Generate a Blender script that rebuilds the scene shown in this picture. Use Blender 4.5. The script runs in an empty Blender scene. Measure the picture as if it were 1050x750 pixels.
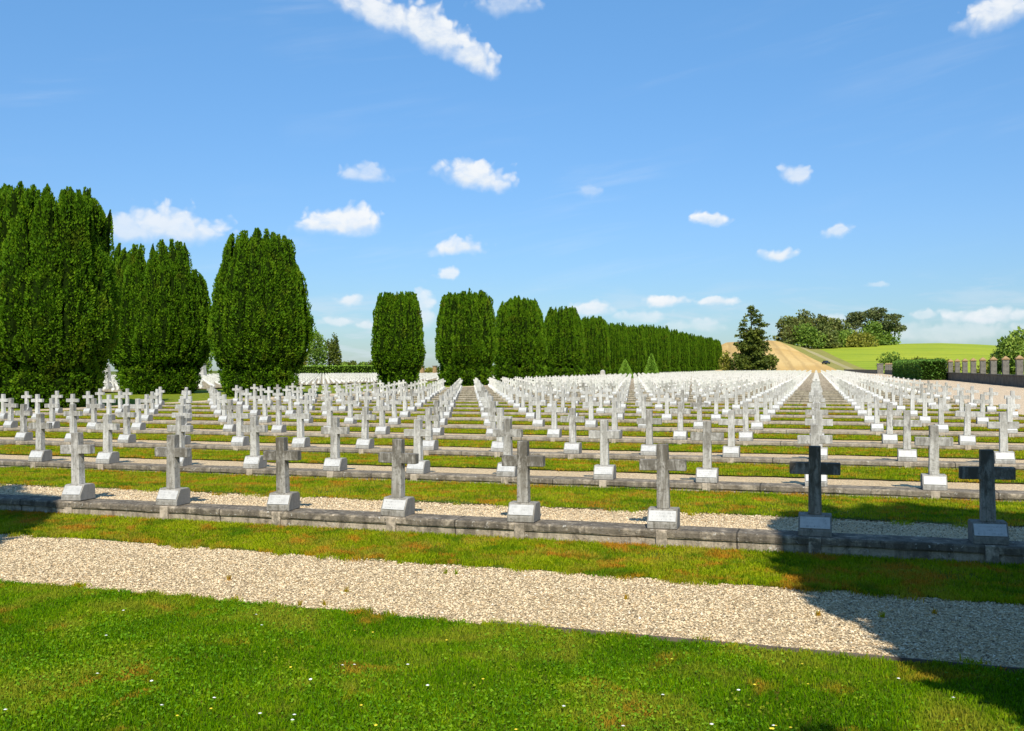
import bpy, bmesh, math, random
import numpy as np
from mathutils import Matrix, Vector
random.seed(7); RNG = np.random.default_rng(7)
SC = bpy.context.scene
COL = SC.collection
rad = math.radians

# ------------------------------------------------------------------ camera
PITCH, YAW, ROLL, CAMZ, FPX = 0.0037, 0.3140, -0.0054, 1.6418, 960.5
_cy, _sy = math.cos(YAW), math.sin(YAW)
FWD = Vector((-_sy*math.cos(PITCH), _cy*math.cos(PITCH), math.sin(PITCH)))
_r = Vector((_cy, _sy, 0)); _u = _r.cross(FWD)
RIGHT = _r*math.cos(ROLL) + _u*math.sin(ROLL)
UP = -_r*math.sin(ROLL) + _u*math.cos(ROLL)
CAM = Vector((0, 0, CAMZ))
cam = bpy.data.cameras.new('camera'); cam.sensor_width = 36; cam.lens = 36*FPX/1050
cam.clip_end = 20000; cam.clip_start = 0.05
camo = bpy.data.objects.new('camera', cam); COL.objects.link(camo); SC.camera = camo
camo.matrix_world = Matrix(((RIGHT.x, UP.x, -FWD.x, 0), (RIGHT.y, UP.y, -FWD.y, 0), (RIGHT.z, UP.z, -FWD.z, CAMZ), (0, 0, 0, 1)))

def ray(x, y):
    return (FWD + RIGHT*((x-525)/FPX) + UP*((375-y)/FPX))
def ground_at(x, y, z):
    d = ray(x, y); t = (z-CAMZ)/d.z
    return CAM + d*t
def bearing(x):                      # direction on the ground (unit) of a photo column at the horizon
    d = ray(x, 377); v = Vector((d.x, d.y, 0)); return v.normalized()
def at(x, dist, z=0.0):
    b = bearing(x); return Vector((b.x*dist, b.y*dist, z))
def in_view(X, Y, Z=0.4, margin=20):
    d = Vector((X, Y, Z)) - CAM; w = d.dot(FWD)
    if w < 1: return False
    x = 525+FPX*d.dot(RIGHT)/w; y = 375-FPX*d.dot(UP)/w
    return -margin < x < 1050+margin and y < 750+margin
def view_mask(P, mx=40, my=40):
    d = P-np.array(CAM); w = d@np.array(FWD); x = 525+FPX*(d@np.array(RIGHT))/np.maximum(w, .1); y = 375-FPX*(d@np.array(UP))/np.maximum(w, .1)
    return (w > .5) & (x > -mx) & (x < 1050+mx) & (y < 750+my)

# ------------------------------------------------------------------ object helpers
def tag(o, label=None, cat=None, group=None, kind=None):
    if label: o['label'] = label
    if cat: o['category'] = cat
    if group: o['group'] = group
    if kind: o['kind'] = kind
    return o
def empty(name, loc, rz=0.0):
    o = bpy.data.objects.new(name, None); COL.objects.link(o); o.location = loc; o.rotation_euler = (0, 0, rz)
    o.empty_display_size = .2
    return o
def link(name, me, mat=None, parent=None, loc=None):
    o = bpy.data.objects.new(name, me); COL.objects.link(o)
    if mat is not None and not me.materials: me.materials.append(mat)
    if parent is not None: o.parent = parent
    if loc is not None: o.location = loc
    return o
def np_mesh(name, V, F, smooth=False):
    V = np.ascontiguousarray(V, dtype=np.float32); F = np.ascontiguousarray(F, dtype=np.int32)
    k = F.shape[1]; me = bpy.data.meshes.new(name)
    me.vertices.add(len(V)); me.vertices.foreach_set('co', V.ravel())
    me.loops.add(F.size); me.loops.foreach_set('vertex_index', F.ravel())
    me.polygons.add(len(F)); me.polygons.foreach_set('loop_start', np.arange(0, F.size, k, dtype=np.int32))
    try: me.polygons.foreach_set('loop_total', np.full(len(F), k, dtype=np.int32))
    except Exception: pass
    me.polygons.foreach_set('use_smooth', np.full(len(F), smooth, dtype=bool))
    me.update(calc_edges=True); me.validate(); return me
def bm_mesh(name, bm, smooth=False):
    me = bpy.data.meshes.new(name); bmesh.ops.recalc_face_normals(bm, faces=bm.faces); bm.to_mesh(me); bm.free()
    if smooth:
        for p in me.polygons: p.use_smooth = True
    return me
def box(bm, x0, x1, y0, y1, z0, z1, bev=0.0, top=None):
    """axis box; top=(sx,sy) scales the top face"""
    cx, cy = (x0+x1)/2, (y0+y1)/2; sx, sy = top or (1, 1)
    v = [bm.verts.new(p) for p in ((x0,y0,z0),(x1,y0,z0),(x1,y1,z0),(x0,y1,z0))]
    t = [bm.verts.new((cx+(a-cx)*sx, cy+(b-cy)*sy, z1)) for a, b in ((x0,y0),(x1,y0),(x1,y1),(x0,y1))]
    fs = [bm.faces.new(v[::-1]), bm.faces.new(t)]
    for i in range(4): fs.append(bm.faces.new((v[i], v[(i+1)%4], t[(i+1)%4], t[i])))
    if bev > 0:
        ed = list({e for f in fs for e in f.edges})
        bmesh.ops.bevel(bm, geom=ed, offset=bev, segments=1, affect='EDGES', profile=.5)
def prism(bm, prof, x0, x1, bev=0.0, axis='x'):
    """profile of (y,z) points swept along x"""
    a = [bm.verts.new((x0, p[0], p[1])) for p in prof]; b = [bm.verts.new((x1, p[0], p[1])) for p in prof]
    n = len(prof); fs = [bm.faces.new(a), bm.faces.new(b[::-1])]
    for i in range(n): fs.append(bm.faces.new((a[i], b[i], b[(i+1)%n], a[(i+1)%n])))
    if bev > 0:
        bmesh.ops.bevel(bm, geom=list({e for f in fs for e in f.edges}), offset=bev, segments=1, affect='EDGES', profile=.5)
def tube(bm, pts, rads, n=7):
    prev = None
    for i, (p, r) in enumerate(zip(pts, rads)):
        p = Vector(p); d = (Vector(pts[min(i+1, len(pts)-1)])-Vector(pts[max(i-1, 0)])).normalized()
        a = d.orthogonal().normalized(); b = d.cross(a)
        ring = [bm.verts.new(p+(a*math.cos(2*math.pi*k/n)+b*math.sin(2*math.pi*k/n))*r) for k in range(n)]
        if prev:
            for k in range(n): bm.faces.new((prev[k], prev[(k+1)%n], ring[(k+1)%n], ring[k]))
        else: bm.faces.new(ring[::-1])
        prev = ring
    bm.faces.new(prev)

# ------------------------------------------------------------------ materials
def new_mat(name):
    m = bpy.data.materials.new(name); m.use_nodes = True; nt = m.node_tree
    for n in list(nt.nodes): nt.nodes.remove(n)
    out = nt.nodes.new('ShaderNodeOutputMaterial'); return m, nt, out
class G:
    """tiny node-graph builder"""
    def __init__(s, nt): s.nt = nt
    def n(s, t, **kw):
        nd = s.nt.nodes.new('ShaderNode'+t)
        for k, v in kw.items(): setattr(nd, k, v)
        return nd
    def put(s, sock, v):
        if isinstance(v, bpy.types.NodeSocket): s.nt.links.new(v, sock)
        elif v is not None:
            if sock.type == 'RGBA' and len(v) == 3: v = (*v, 1)
            sock.default_value = v
    def math(s, op, a, b=None, c=None, clamp=False):
        nd = s.n('Math', operation=op, use_clamp=clamp)
        for i, v in enumerate((a, b, c)):
            if v is not None: s.put(nd.inputs[i], v)
        return nd.outputs[0]
    def vmath(s, op, a, b=None, c=None):
        nd = s.n('VectorMath', operation=op)
        for i, v in enumerate((a, b, c)):
            if v is not None: s.put(nd.inputs[i], v)
        return nd.outputs['Value'] if op in ('LENGTH', 'DOT_PRODUCT', 'DISTANCE') else nd.outputs[0]
    def noise(s, vec, scale, detail=4, rough=.55, dist=0, w=None):
        nd = s.n('TexNoise'); 
        if w is not None: nd.noise_dimensions = '4D'; s.put(nd.inputs['W'], w)
        s.put(nd.inputs['Vector'], vec); s.put(nd.inputs['Scale'], scale); s.put(nd.inputs['Detail'], detail)
        s.put(nd.inputs['Roughness'], rough); s.put(nd.inputs['Distortion'], dist); return nd.outputs[0]
    def ramp(s, f, stops, interp='LINEAR'):
        nd = s.n('ValToRGB'); cr = nd.color_ramp; cr.interpolation = interp
        while len(cr.elements) < len(stops): cr.elements.new(.5)
        for e, (p, c) in zip(cr.elements, stops): e.position = p; e.color = (*c, 1) if len(c) == 3 else c
        s.put(nd.inputs[0], f); return nd.outputs[0]
    def sm(s, f, a, b, lo=0., hi=1.):
        nd = s.n('MapRange', interpolation_type='SMOOTHSTEP'); s.put(nd.inputs[0], f)
        for i, v in zip((1, 2, 3, 4), (a, b, lo, hi)): s.put(nd.inputs[i], v)
        return nd.outputs[0]
    def mix(s, f, a, b, blend='MIX'):
        nd = s.n('Mix', data_type='RGBA', blend_type=blend); s.put(nd.inputs[0], f); s.put(nd.inputs[6], a); s.put(nd.inputs[7], b)
        return nd.outputs[2]
    def scale(s, vec, xyz): return s.vmath('MULTIPLY', vec, xyz)
    def bump(s, h, strength=.5, dist=.02):
        nd = s.n('Bump'); s.put(nd.inputs['Height'], h); s.put(nd.inputs['Strength'], strength); s.put(nd.inputs['Distance'], dist); return nd.outputs[0]
    def bsdf(s, col, rough=.8, normal=None, spec=.3, metal=0):
        nd = s.n('BsdfPrincipled'); s.put(nd.inputs['Base Color'], col); s.put(nd.inputs['Roughness'], rough)
        s.put(nd.inputs['Specular IOR Level'], spec); s.put(nd.inputs['Metallic'], metal)
        if normal is not None: s.put(nd.inputs['Normal'], normal)
        return nd.outputs[0]
    def pos(s): return s.n('NewGeometry').outputs['Position']
    def obj(s): return s.n('TexCoord').outputs['Object']
    def rnd(s): return s.n('ObjectInfo').outputs['Random']

def stone_mat(name, light, dark, grime, ends=False):
    """carved limestone / concrete with lichen and run marks; object colour alpha-free red channel = how weathered, plus tree shade painted into some front crosses"""
    m, nt, out = new_mat(name); g = G(nt); oi = g.n('ObjectInfo'); w = g.math('MULTIPLY', oi.outputs['Random'], 37.)
    wear = g.n('SeparateColor'); g.put(wear.inputs[0], oi.outputs['Color']); wear = wear.outputs[0]
    p = g.obj()
    big = g.noise(p, 5., 5, .6, .3, w); fine = g.noise(p, 55., 4, .65, 0, w)
    run = g.noise(g.scale(p, (26., 26., 2.6)), 1., 4, .6, .4, w)
    spot = g.noise(p, 22., 3, .7, .6, w)
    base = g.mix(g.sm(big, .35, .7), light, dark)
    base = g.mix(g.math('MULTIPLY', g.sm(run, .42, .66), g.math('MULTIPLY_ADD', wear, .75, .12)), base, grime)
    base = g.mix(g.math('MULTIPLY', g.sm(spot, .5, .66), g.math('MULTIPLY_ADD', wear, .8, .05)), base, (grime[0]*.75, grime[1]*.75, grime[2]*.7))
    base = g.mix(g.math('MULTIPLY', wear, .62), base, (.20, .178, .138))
    base = g.mix(.35, base, g.ramp(fine, [(0.3, (.3, .3, .3)), (.7, (1, 1, 1))]), 'MULTIPLY')
    base = g.mix(g.math('MULTIPLY', g.math('SUBTRACT', oi.outputs['Random'], .5, clamp=True), .5), base, (.36, .34, .30))
    hz_ = g.n('SeparateXYZ'); g.put(hz_.inputs[0], p)
    lich = g.noise(g.scale(p, (14., 14., 5.)), 1., 5, .68, .6, w)
    base = g.mix(g.math('MULTIPLY', g.sm(g.math('MULTIPLY_ADD', g.sm(hz_.outputs[2], .25, .85), .22, lich), .52, .74), g.math('MULTIPLY_ADD', wear, .8, .08)), base, (.085, .074, .055))
    if ends:
        nx = g.n('SeparateXYZ'); g.put(nx.inputs[0], p); ax = g.math('ABSOLUTE', nx.outputs[0])
        base = g.mix(g.math('MULTIPLY', g.sm(ax, .145, .150), .72), base, (.16, .153, .14))
    b = g.bump(g.math('ADD', fine, g.math('MULTIPLY', spot, .6)), .55, .006)
    g.put(out.inputs[0], g.bsdf(base, .82, b, .25)); return m
M = {}
M['cross'] = stone_mat('cross_stone', (.80, .775, .72), (.64, .615, .555), (.085, .073, .055))
M['plinth'] = stone_mat('plinth_stone', (.54, .525, .49), (.40, .385, .35), (.085, .082, .074), True)

def mk_plate():
    m, nt, out = new_mat('nameplate'); g = G(nt); w = g.math('MULTIPLY', g.rnd(), 19.); p = g.obj()
    n = g.noise(p, 14., 4, .6, .2, w); sp = g.noise(p, 60., 3, .7, 0, w); st = g.noise(g.scale(p, (40., 5., 5.)), 1., 3, .6, 0, w)
    c = g.mix(g.sm(n, .4, .75), (.50, .495, .475), (.38, .375, .36))
    c = g.mix(g.math('MULTIPLY', g.sm(st, .58, .75), .4), c, (.32, .30, .27)); c = g.mix(g.math('MULTIPLY', g.sm(sp, .64, .74), .5), c, (.2, .19, .17))
    q = g.n('SeparateXYZ'); g.put(q.inputs[0], p)
    row = g.sm(g.math('SINE', g.math('MULTIPLY', q.outputs[2], 6.283/.030)), .1, .5)
    cut = g.math('MULTIPLY', row, g.sm(g.noise(g.scale(p, (150., 60., 60.)), 1., 2, .5, 0, w), .50, .58))
    cut = g.math('MULTIPLY', cut, g.sm(g.math('ABSOLUTE', q.outputs[0]), .115, .10)); cut = g.math('MULTIPLY', cut, g.sm(g.noise(p, 9., 1, .5, 0, w), .35, .55))
    c = g.mix(g.math('MULTIPLY', cut, .5), c, (.13, .125, .115))
    g.put(out.inputs[0], g.bsdf(c, .48, g.bump(n, .08, .01), .25)); return m
M['plate'] = mk_plate()
def mk_edge():
    m, nt, out = new_mat('nameplate_edge'); g = G(nt); n = g.noise(g.obj(), 40., 3, .6, 0, g.math('MULTIPLY', g.rnd(), 9.))
    g.put(out.inputs[0], g.bsdf(g.mix(g.sm(n, .35, .7), (.2, .19, .175), (.08, .077, .07)), .6)); return m
M['letter'] = mk_edge()

def mk_footing():
    m, nt, out = new_mat('footing_concrete'); g = G(nt); p = g.pos(); wear = g.n('SeparateColor'); g.put(wear.inputs[0], g.n('ObjectInfo').outputs['Color']); wear = wear.outputs[0]; n = g.noise(p, 9., 5, .6, .3); r = g.noise(g.scale(p, (30., 30., 4.)), 1., 4, .6)  # red channel: staining, plus the painted shade of the yew-side front crosses
    c = g.mix(g.sm(n, .35, .7), (.54, .45, .34), (.40, .33, .25)); c = g.mix(g.math('MULTIPLY', g.sm(r, .5, .72), .75), c, (.12, .108, .088))
    c = g.mix(g.math('MULTIPLY', g.sm(g.noise(p, 13., 5, .7, .6), .35, .62), g.math('MULTIPLY_ADD', wear, .75, .1, clamp=True)), c, (.13, .112, .083))
    g.put(out.inputs[0], g.bsdf(c, .85, g.bump(n, .4, .01), .2)); return m
M['footing'] = mk_footing()
def mk_kerb():
    m, nt, out = new_mat('kerb_concrete'); g = G(nt); p = g.pos(); wear = g.n('SeparateColor'); g.put(wear.inputs[0], g.n('ObjectInfo').outputs['Color']); wear = wear.outputs[0]
    z = g.n('SeparateXYZ'); g.put(z.inputs[0], p); z = z.outputs[2]
    n = g.noise(p, 3.2, 6, .62, .4); f = g.noise(p, 42., 4, .68); r = g.noise(g.scale(p, (9., 9., 1.6)), 1., 5, .65, .3); l = g.noise(p, 11., 4, .7, 1.)
    c = g.mix(g.sm(n, .3, .7), (.52, .435, .32), (.33, .275, .20))
    c = g.mix(g.math('MULTIPLY', g.sm(r, .44, .62), g.math('MULTIPLY_ADD', wear, .5, .3)), c, (.075, .062, .046))
    c = g.mix(g.math('MULTIPLY', g.sm(l, .55, .68), g.math('MULTIPLY_ADD', wear, .6, .15)), c, (.055, .047, .036))
    c = g.mix(g.math('MULTIPLY', g.sm(g.noise(p, 6., 3, .6, .5), .6, .7), .8), c, (.42, .36, .28))
    # algae-black coping band: the moulding itself is darker stone
    c = g.mix(g.math('MULTIPLY', g.sm(z, -.078, -.07), g.math('MULTIPLY', g.sm(g.noise(p, 7., 4, .7), .32, .5, 0., .92), g.math('MULTIPLY_ADD', wear, .95, .06))), c, (.062, .054, .042))
    c = g.mix(g.sm(g.noise(p, 25., 2, .5, 1.2), .66, .72, 0., .8), c, (.55, .53, .47))
    c = g.mix(.5, c, g.ramp(f, [(.3, (.45, .45, .45)), (.7, (1, 1, 1))]), 'MULTIPLY')
    xs = g.n('SeparateXYZ'); g.put(xs.inputs[0], p); fr = g.math('FRACT', g.math('MULTIPLY_ADD', xs.outputs[0], 1/3., g.math('MULTIPLY', n, .004)))
    c = g.mix(g.math('MULTIPLY', g.math('LESS_THAN', g.math('ABSOLUTE', g.math('SUBTRACT', fr, .75)), .0032), .8), c, (.03, .026, .02))
    g.put(out.inputs[0], g.bsdf(c, .9, g.bump(g.math('ADD', f, l), .7, .012), .2)); return m
M['kerb'] = mk_kerb()

def mk_gravel(name, tint, sc=42.):
    m, nt, out = new_mat(name); g = G(nt); p = g.pos()
    v = g.n('TexVoronoi', feature='F1'); g.put(v.inputs['Vector'], p); g.put(v.inputs['Scale'], sc); g.put(v.inputs['Randomness'], 1.)
    v2 = g.n('TexVoronoi', feature='F1'); g.put(v2.inputs['Vector'], g.vmath('ADD', p, (3.1, 7.7, .2))); g.put(v2.inputs['Scale'], sc*1.9)
    hs = g.n('SeparateColor'); g.put(hs.inputs[0], v.outputs['Color']); h2 = g.n('SeparateColor'); g.put(h2.inputs[0], v2.outputs['Color'])
    t = tint
    st = lambda r, gr, b: (r*t[0], gr*t[1], b*t[2])
    c1 = g.ramp(hs.outputs[0], [(0, st(.17, .15, .12)), (.14, st(.36, .31, .25)), (.45, st(.56, .49, .39)), (.75, st(.68, .61, .50)), (.9, st(.60, .45, .30)), (1, st(.78, .74, .66))])
    c2 = g.ramp(h2.outputs[1], [(0, st(.20, .18, .15)), (.35, st(.47, .41, .33)), (1, st(.68, .62, .52))])
    c = g.mix(g.math('GREATER_THAN', h2.outputs[2], .55), c1, c2)
    d = g.math('SUBTRACT', 1., g.math('MULTIPLY', v.outputs['Distance'], 1.3)); d2 = g.math('SUBTRACT', 1., v2.outputs['Distance'])
    h = g.math('ADD', d, g.math('MULTIPLY', d2, .5))
    big = g.noise(p, .9, 4, .6); c = g.mix(g.sm(big, .4, .68, 0., .28), c, st(.44, .37, .27))
    g.put(out.inputs[0], g.bsdf(c, .9, g.bump(h, .9, .016), .2)); return m
M['gravel'] = mk_gravel('gravel', (1.05, .90, .63), 62.)
M['gravel_strip'] = mk_gravel('gravel_strip', (1.25, 1.07, .78), 52.)
M['yard'] = mk_gravel('yard_gravel', (1.16, 1.02, .84), 30.)
M['dry_strip'] = mk_gravel('dry_strip', (.85, .78, .62), 20.)
def mk_stone():
    m, nt, out = new_mat('pebble'); g = G(nt); r = g.n('NewGeometry').outputs['Random Per Island']
    c = g.ramp(r, [(0, (.13, .105, .07)), (.14, (.34, .265, .17)), (.4, (.63, .505, .32)), (.72, (.73, .61, .405)), (.88, (.60, .41, .21)), (1, (.82, .73, .55))])
    g.put(out.inputs[0], g.bsdf(c, .85, None, .25)); return m
M['pebble'] = mk_stone()

def mk_soil(name, a, b, c3):
    """turf sheet under / between the blades"""
    m, nt, out = new_mat(name); g = G(nt); p = g.pos(); n = g.noise(p, 1.1, 5, .6, .3); f = g.noise(p, 60., 4, .7); q = g.noise(p, 7., 4, .65)
    c = g.mix(g.sm(n, .4, .65), a, b); c = g.mix(g.sm(q, .55, .7, 0., .7), c, c3)
    c = g.mix(.7, c, g.ramp(f, [(.3, (.3, .3, .3)), (.7, (1.2, 1.2, 1.2))]), 'MULTIPLY')
    g.put(out.inputs[0], g.bsdf(c, .95, g.bump(g.math('ADD', f, q), 1., .03), .1)); return m
M['turf'] = mk_soil('turf', (.10, .16, .008), (.15, .18, .012), (.24, .15, .02))
M['turf_far'] = mk_soil('turf_far', (.18, .245, .012), (.25, .275, .02), (.32, .27, .035))
M['turf_dry'] = mk_soil('turf_dry', (.36, .31, .17), (.30, .29, .11), (.42, .34, .20))
M['plain'] = mk_soil('plain', (.12, .17, .025), (.16, .18, .035), (.2, .18, .05))

def mk_leaf(name, stops, trans=.3, rough=.55, patch=None, patch_scale=1.3, var=.5, spec=.25):
    m, nt, out = new_mat(name); g = G(nt); ge = g.n('NewGeometry'); r = ge.outputs['Random Per Island']; p = ge.outputs['Position']
    c = g.ramp(g.math('MULTIPLY_ADD', r, var, g.math('MULTIPLY', g.sm(g.noise(p, patch_scale, 4, .6, .2), .3, .7), 1-var)), stops)
    if patch:
        for col, sc, lo, hi, amt in patch:
            c = g.mix(g.math('MULTIPLY', g.sm(g.noise(p, sc, 4, .62, .5), lo, hi), amt), c, col)
    b = g.bsdf(c, rough, None, spec); t = g.n('BsdfTranslucent'); g.put(t.inputs[0], g.mix(.5, c, (1., 1., .35), 'MULTIPLY'))
    mx = g.n('MixShader'); g.put(mx.inputs[0], trans); nt.links.new(b, mx.inputs[1]); nt.links.new(t.outputs[0], mx.inputs[2])
    nt.links.new(mx.outputs[0], out.inputs[0]); return m
GR = [(0, (.042, .115, .001)), (.35, (.105, .245, .001)), (.7, (.205, .355, .002)), (1, (.38, .46, .008))]
M['grass'] = mk_leaf('grass_blade', GR, .45, .5, [((.34, .32, .03), 1.1, .48, .64, .65), ((.55, .28, .03), 1.7, .56, .70, .7), ((.06, .18, .003), .9, .54, .66, .5), ((.40, .34, .06), 14., .60, .72, .5)], 1.1, .6, .06)
M['grass_strip'] = mk_leaf('grass_blade_strip', [(0, (.11, .17, .003)), (.4, (.235, .325, .004)), (.75, (.36, .42, .008)), (1, (.48, .47, .02))], .42, .5,
                           [((.46, .36, .04), 1.3, .48, .64, .6), ((.55, .235, .022), 2.6, .49, .64, .85), ((.42, .27, .06), 11., .56, .70, .7), ((.07, .19, .004), 1.7, .52, .66, .8)], 1.1, .6, .06)
M['clover'] = mk_leaf('clover_leaf', [(0, (.06, .17, .006)), (.5, (.135, .30, .008)), (1, (.30, .43, .02))], .3, .55, [((.40, .36, .02), 1.3, .52, .66, .5)], 1.1, .6, .1)
M['yew'] = mk_leaf('yew_leaf', [(0, (.027, .074, .003)), (.4, (.072, .168, .005)), (.75, (.135, .25, .007)), (1, (.20, .305, .011))], .3, .6,
                   [((.20, .17, .018), .8, .54, .72, .4)], 1.2, .6, .08)
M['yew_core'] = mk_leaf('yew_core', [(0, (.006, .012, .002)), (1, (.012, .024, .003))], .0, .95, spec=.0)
M['leaf_green'] = mk_leaf('leaf_green', [(0, (0.0656, 0.1215, 0.0162)), (0.5, (0.1531, 0.2531, 0.0292)), (1, (0.3062, 0.3847, 0.0567))], .25, .6, None, .25, .5)
M['leaf_olive'] = mk_leaf('leaf_olive', [(0, (0.068, 0.0945, 0.0202)), (0.5, (0.1406, 0.1785, 0.037)), (1, (0.2722, 0.2625, 0.0672))], .2, .6, [((.15, .10, .035), .12, .5, .65, .5)], .2, .5)
M['leaf_pine'] = mk_leaf('leaf_pine', [(0, (0.0449, 0.0707, 0.02)), (0.5, (0.1011, 0.129, 0.0366)), (1, (0.2022, 0.208, 0.0666))], .12, .6, None, .3, .5)
M['leaf_spruce'] = mk_leaf('leaf_spruce', [(0, (0.0358, 0.0565, 0.0069)), (0.5, (0.0869, 0.1171, 0.0124)), (1, (0.1665, 0.1817, 0.0185))], .12, .6, None, .3, .5)
M['leaf_yellow'] = mk_leaf('leaf_yellow', [(0, (0.1296, 0.156, 0.0192)), (0.5, (0.2592, 0.264, 0.0336)), (1, (0.3888, 0.348, 0.048))], .3, .6, None, .5, .5)
M['hedge'] = mk_leaf('hedge_leaf', [(0, (0.0379, 0.0878, 0.0109)), (0.5, (0.0842, 0.1852, 0.0187)), (1, (0.158, 0.273, 0.0281))], .2, .6, None, .5, .6)
M['topiary'] = mk_leaf('topiary_leaf', [(0, (0.1195, 0.235, 0.0221)), (0.5, (0.224, 0.387, 0.0354)), (1, (0.3285, 0.4976, 0.0554))], .2, .6, None, .8, .6)
def mk_bark():
    m, nt, out = new_mat('bark'); g = G(nt); p = g.obj(); n = g.noise(g.scale(p, (9., 9., 1.5)), 1., 5, .65)
    g.put(out.inputs[0], g.bsdf(g.mix(g.sm(n, .35, .65), (.16, .11, .075), (.05, .037, .028)), .95, g.bump(n, .8, .04), .1)); return m
M['bark'] = mk_bark()
def mk_field(name, a, b, c3, dirv, rows=0.):
    m, nt, out = new_mat(name); g = G(nt); p = g.pos(); n = g.noise(p, .02, 5, .6, .4); f = g.noise(p, .6, 5, .7)
    c = g.mix(g.sm(n, .35, .65), a, b); c = g.mix(g.sm(f, .5, .68, 0., .6), c, c3)
    if rows:
        s = g.vmath('DOT_PRODUCT', g.vmath('ADD', p, g.scale(g.vmath('SUBTRACT', (.5, .5, .5), g.scale(p, (0, 0, 0))), (0, 0, 0))), dirv)
        wv = g.math('SINE', g.math('MULTIPLY', g.math('ADD', s, g.math('MULTIPLY', n, 6.)), rows)); c = g.mix(g.sm(wv, .35, .95, 0., .55), c, c3)
        wv2 = g.math('SINE', g.math('MULTIPLY', s, rows*.27)); c = g.mix(g.sm(wv2, .8, .98, 0., .28), c, (c3[0]*.7, c3[1]*.7, c3[2]*.7))
    g.put(out.inputs[0], g.bsdf(c, .95, g.bump(f, .6, .3), .1)); return m
def mk_flat(name, col, rough=.6, spec=.4, metal=0., var=.25, sc=6.):
    m, nt, out = new_mat(name); g = G(nt); n = g.noise(g.obj(), sc, 4, .6)
    g.put(out.inputs[0], g.bsdf(g.mix(g.sm(n, .3, .7), col, tuple(c*(1-var) for c in col)), rough, g.bump(n, .15, .01), spec, metal)); return m
M['wall'] = mk_flat('wall_concrete', (.14, .125, .10), .9, .2, 0, .5, 2.)
M['pillar'] = mk_flat('pillar_stone', (.21, .19, .155), .9, .2, 0, .45, 3.)
M['cap'] = mk_flat('cap_stone', (.38, .25, .12), .9, .2, 0, .5, 3.)
M['pale'] = mk_flat('pale_stone', (.46, .44, .40), .85, .2, 0, .3, 3.)
M['edging'] = mk_flat('edging_metal', (.15, .12, .095), .7, .3, 0, .5, 5.)

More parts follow.
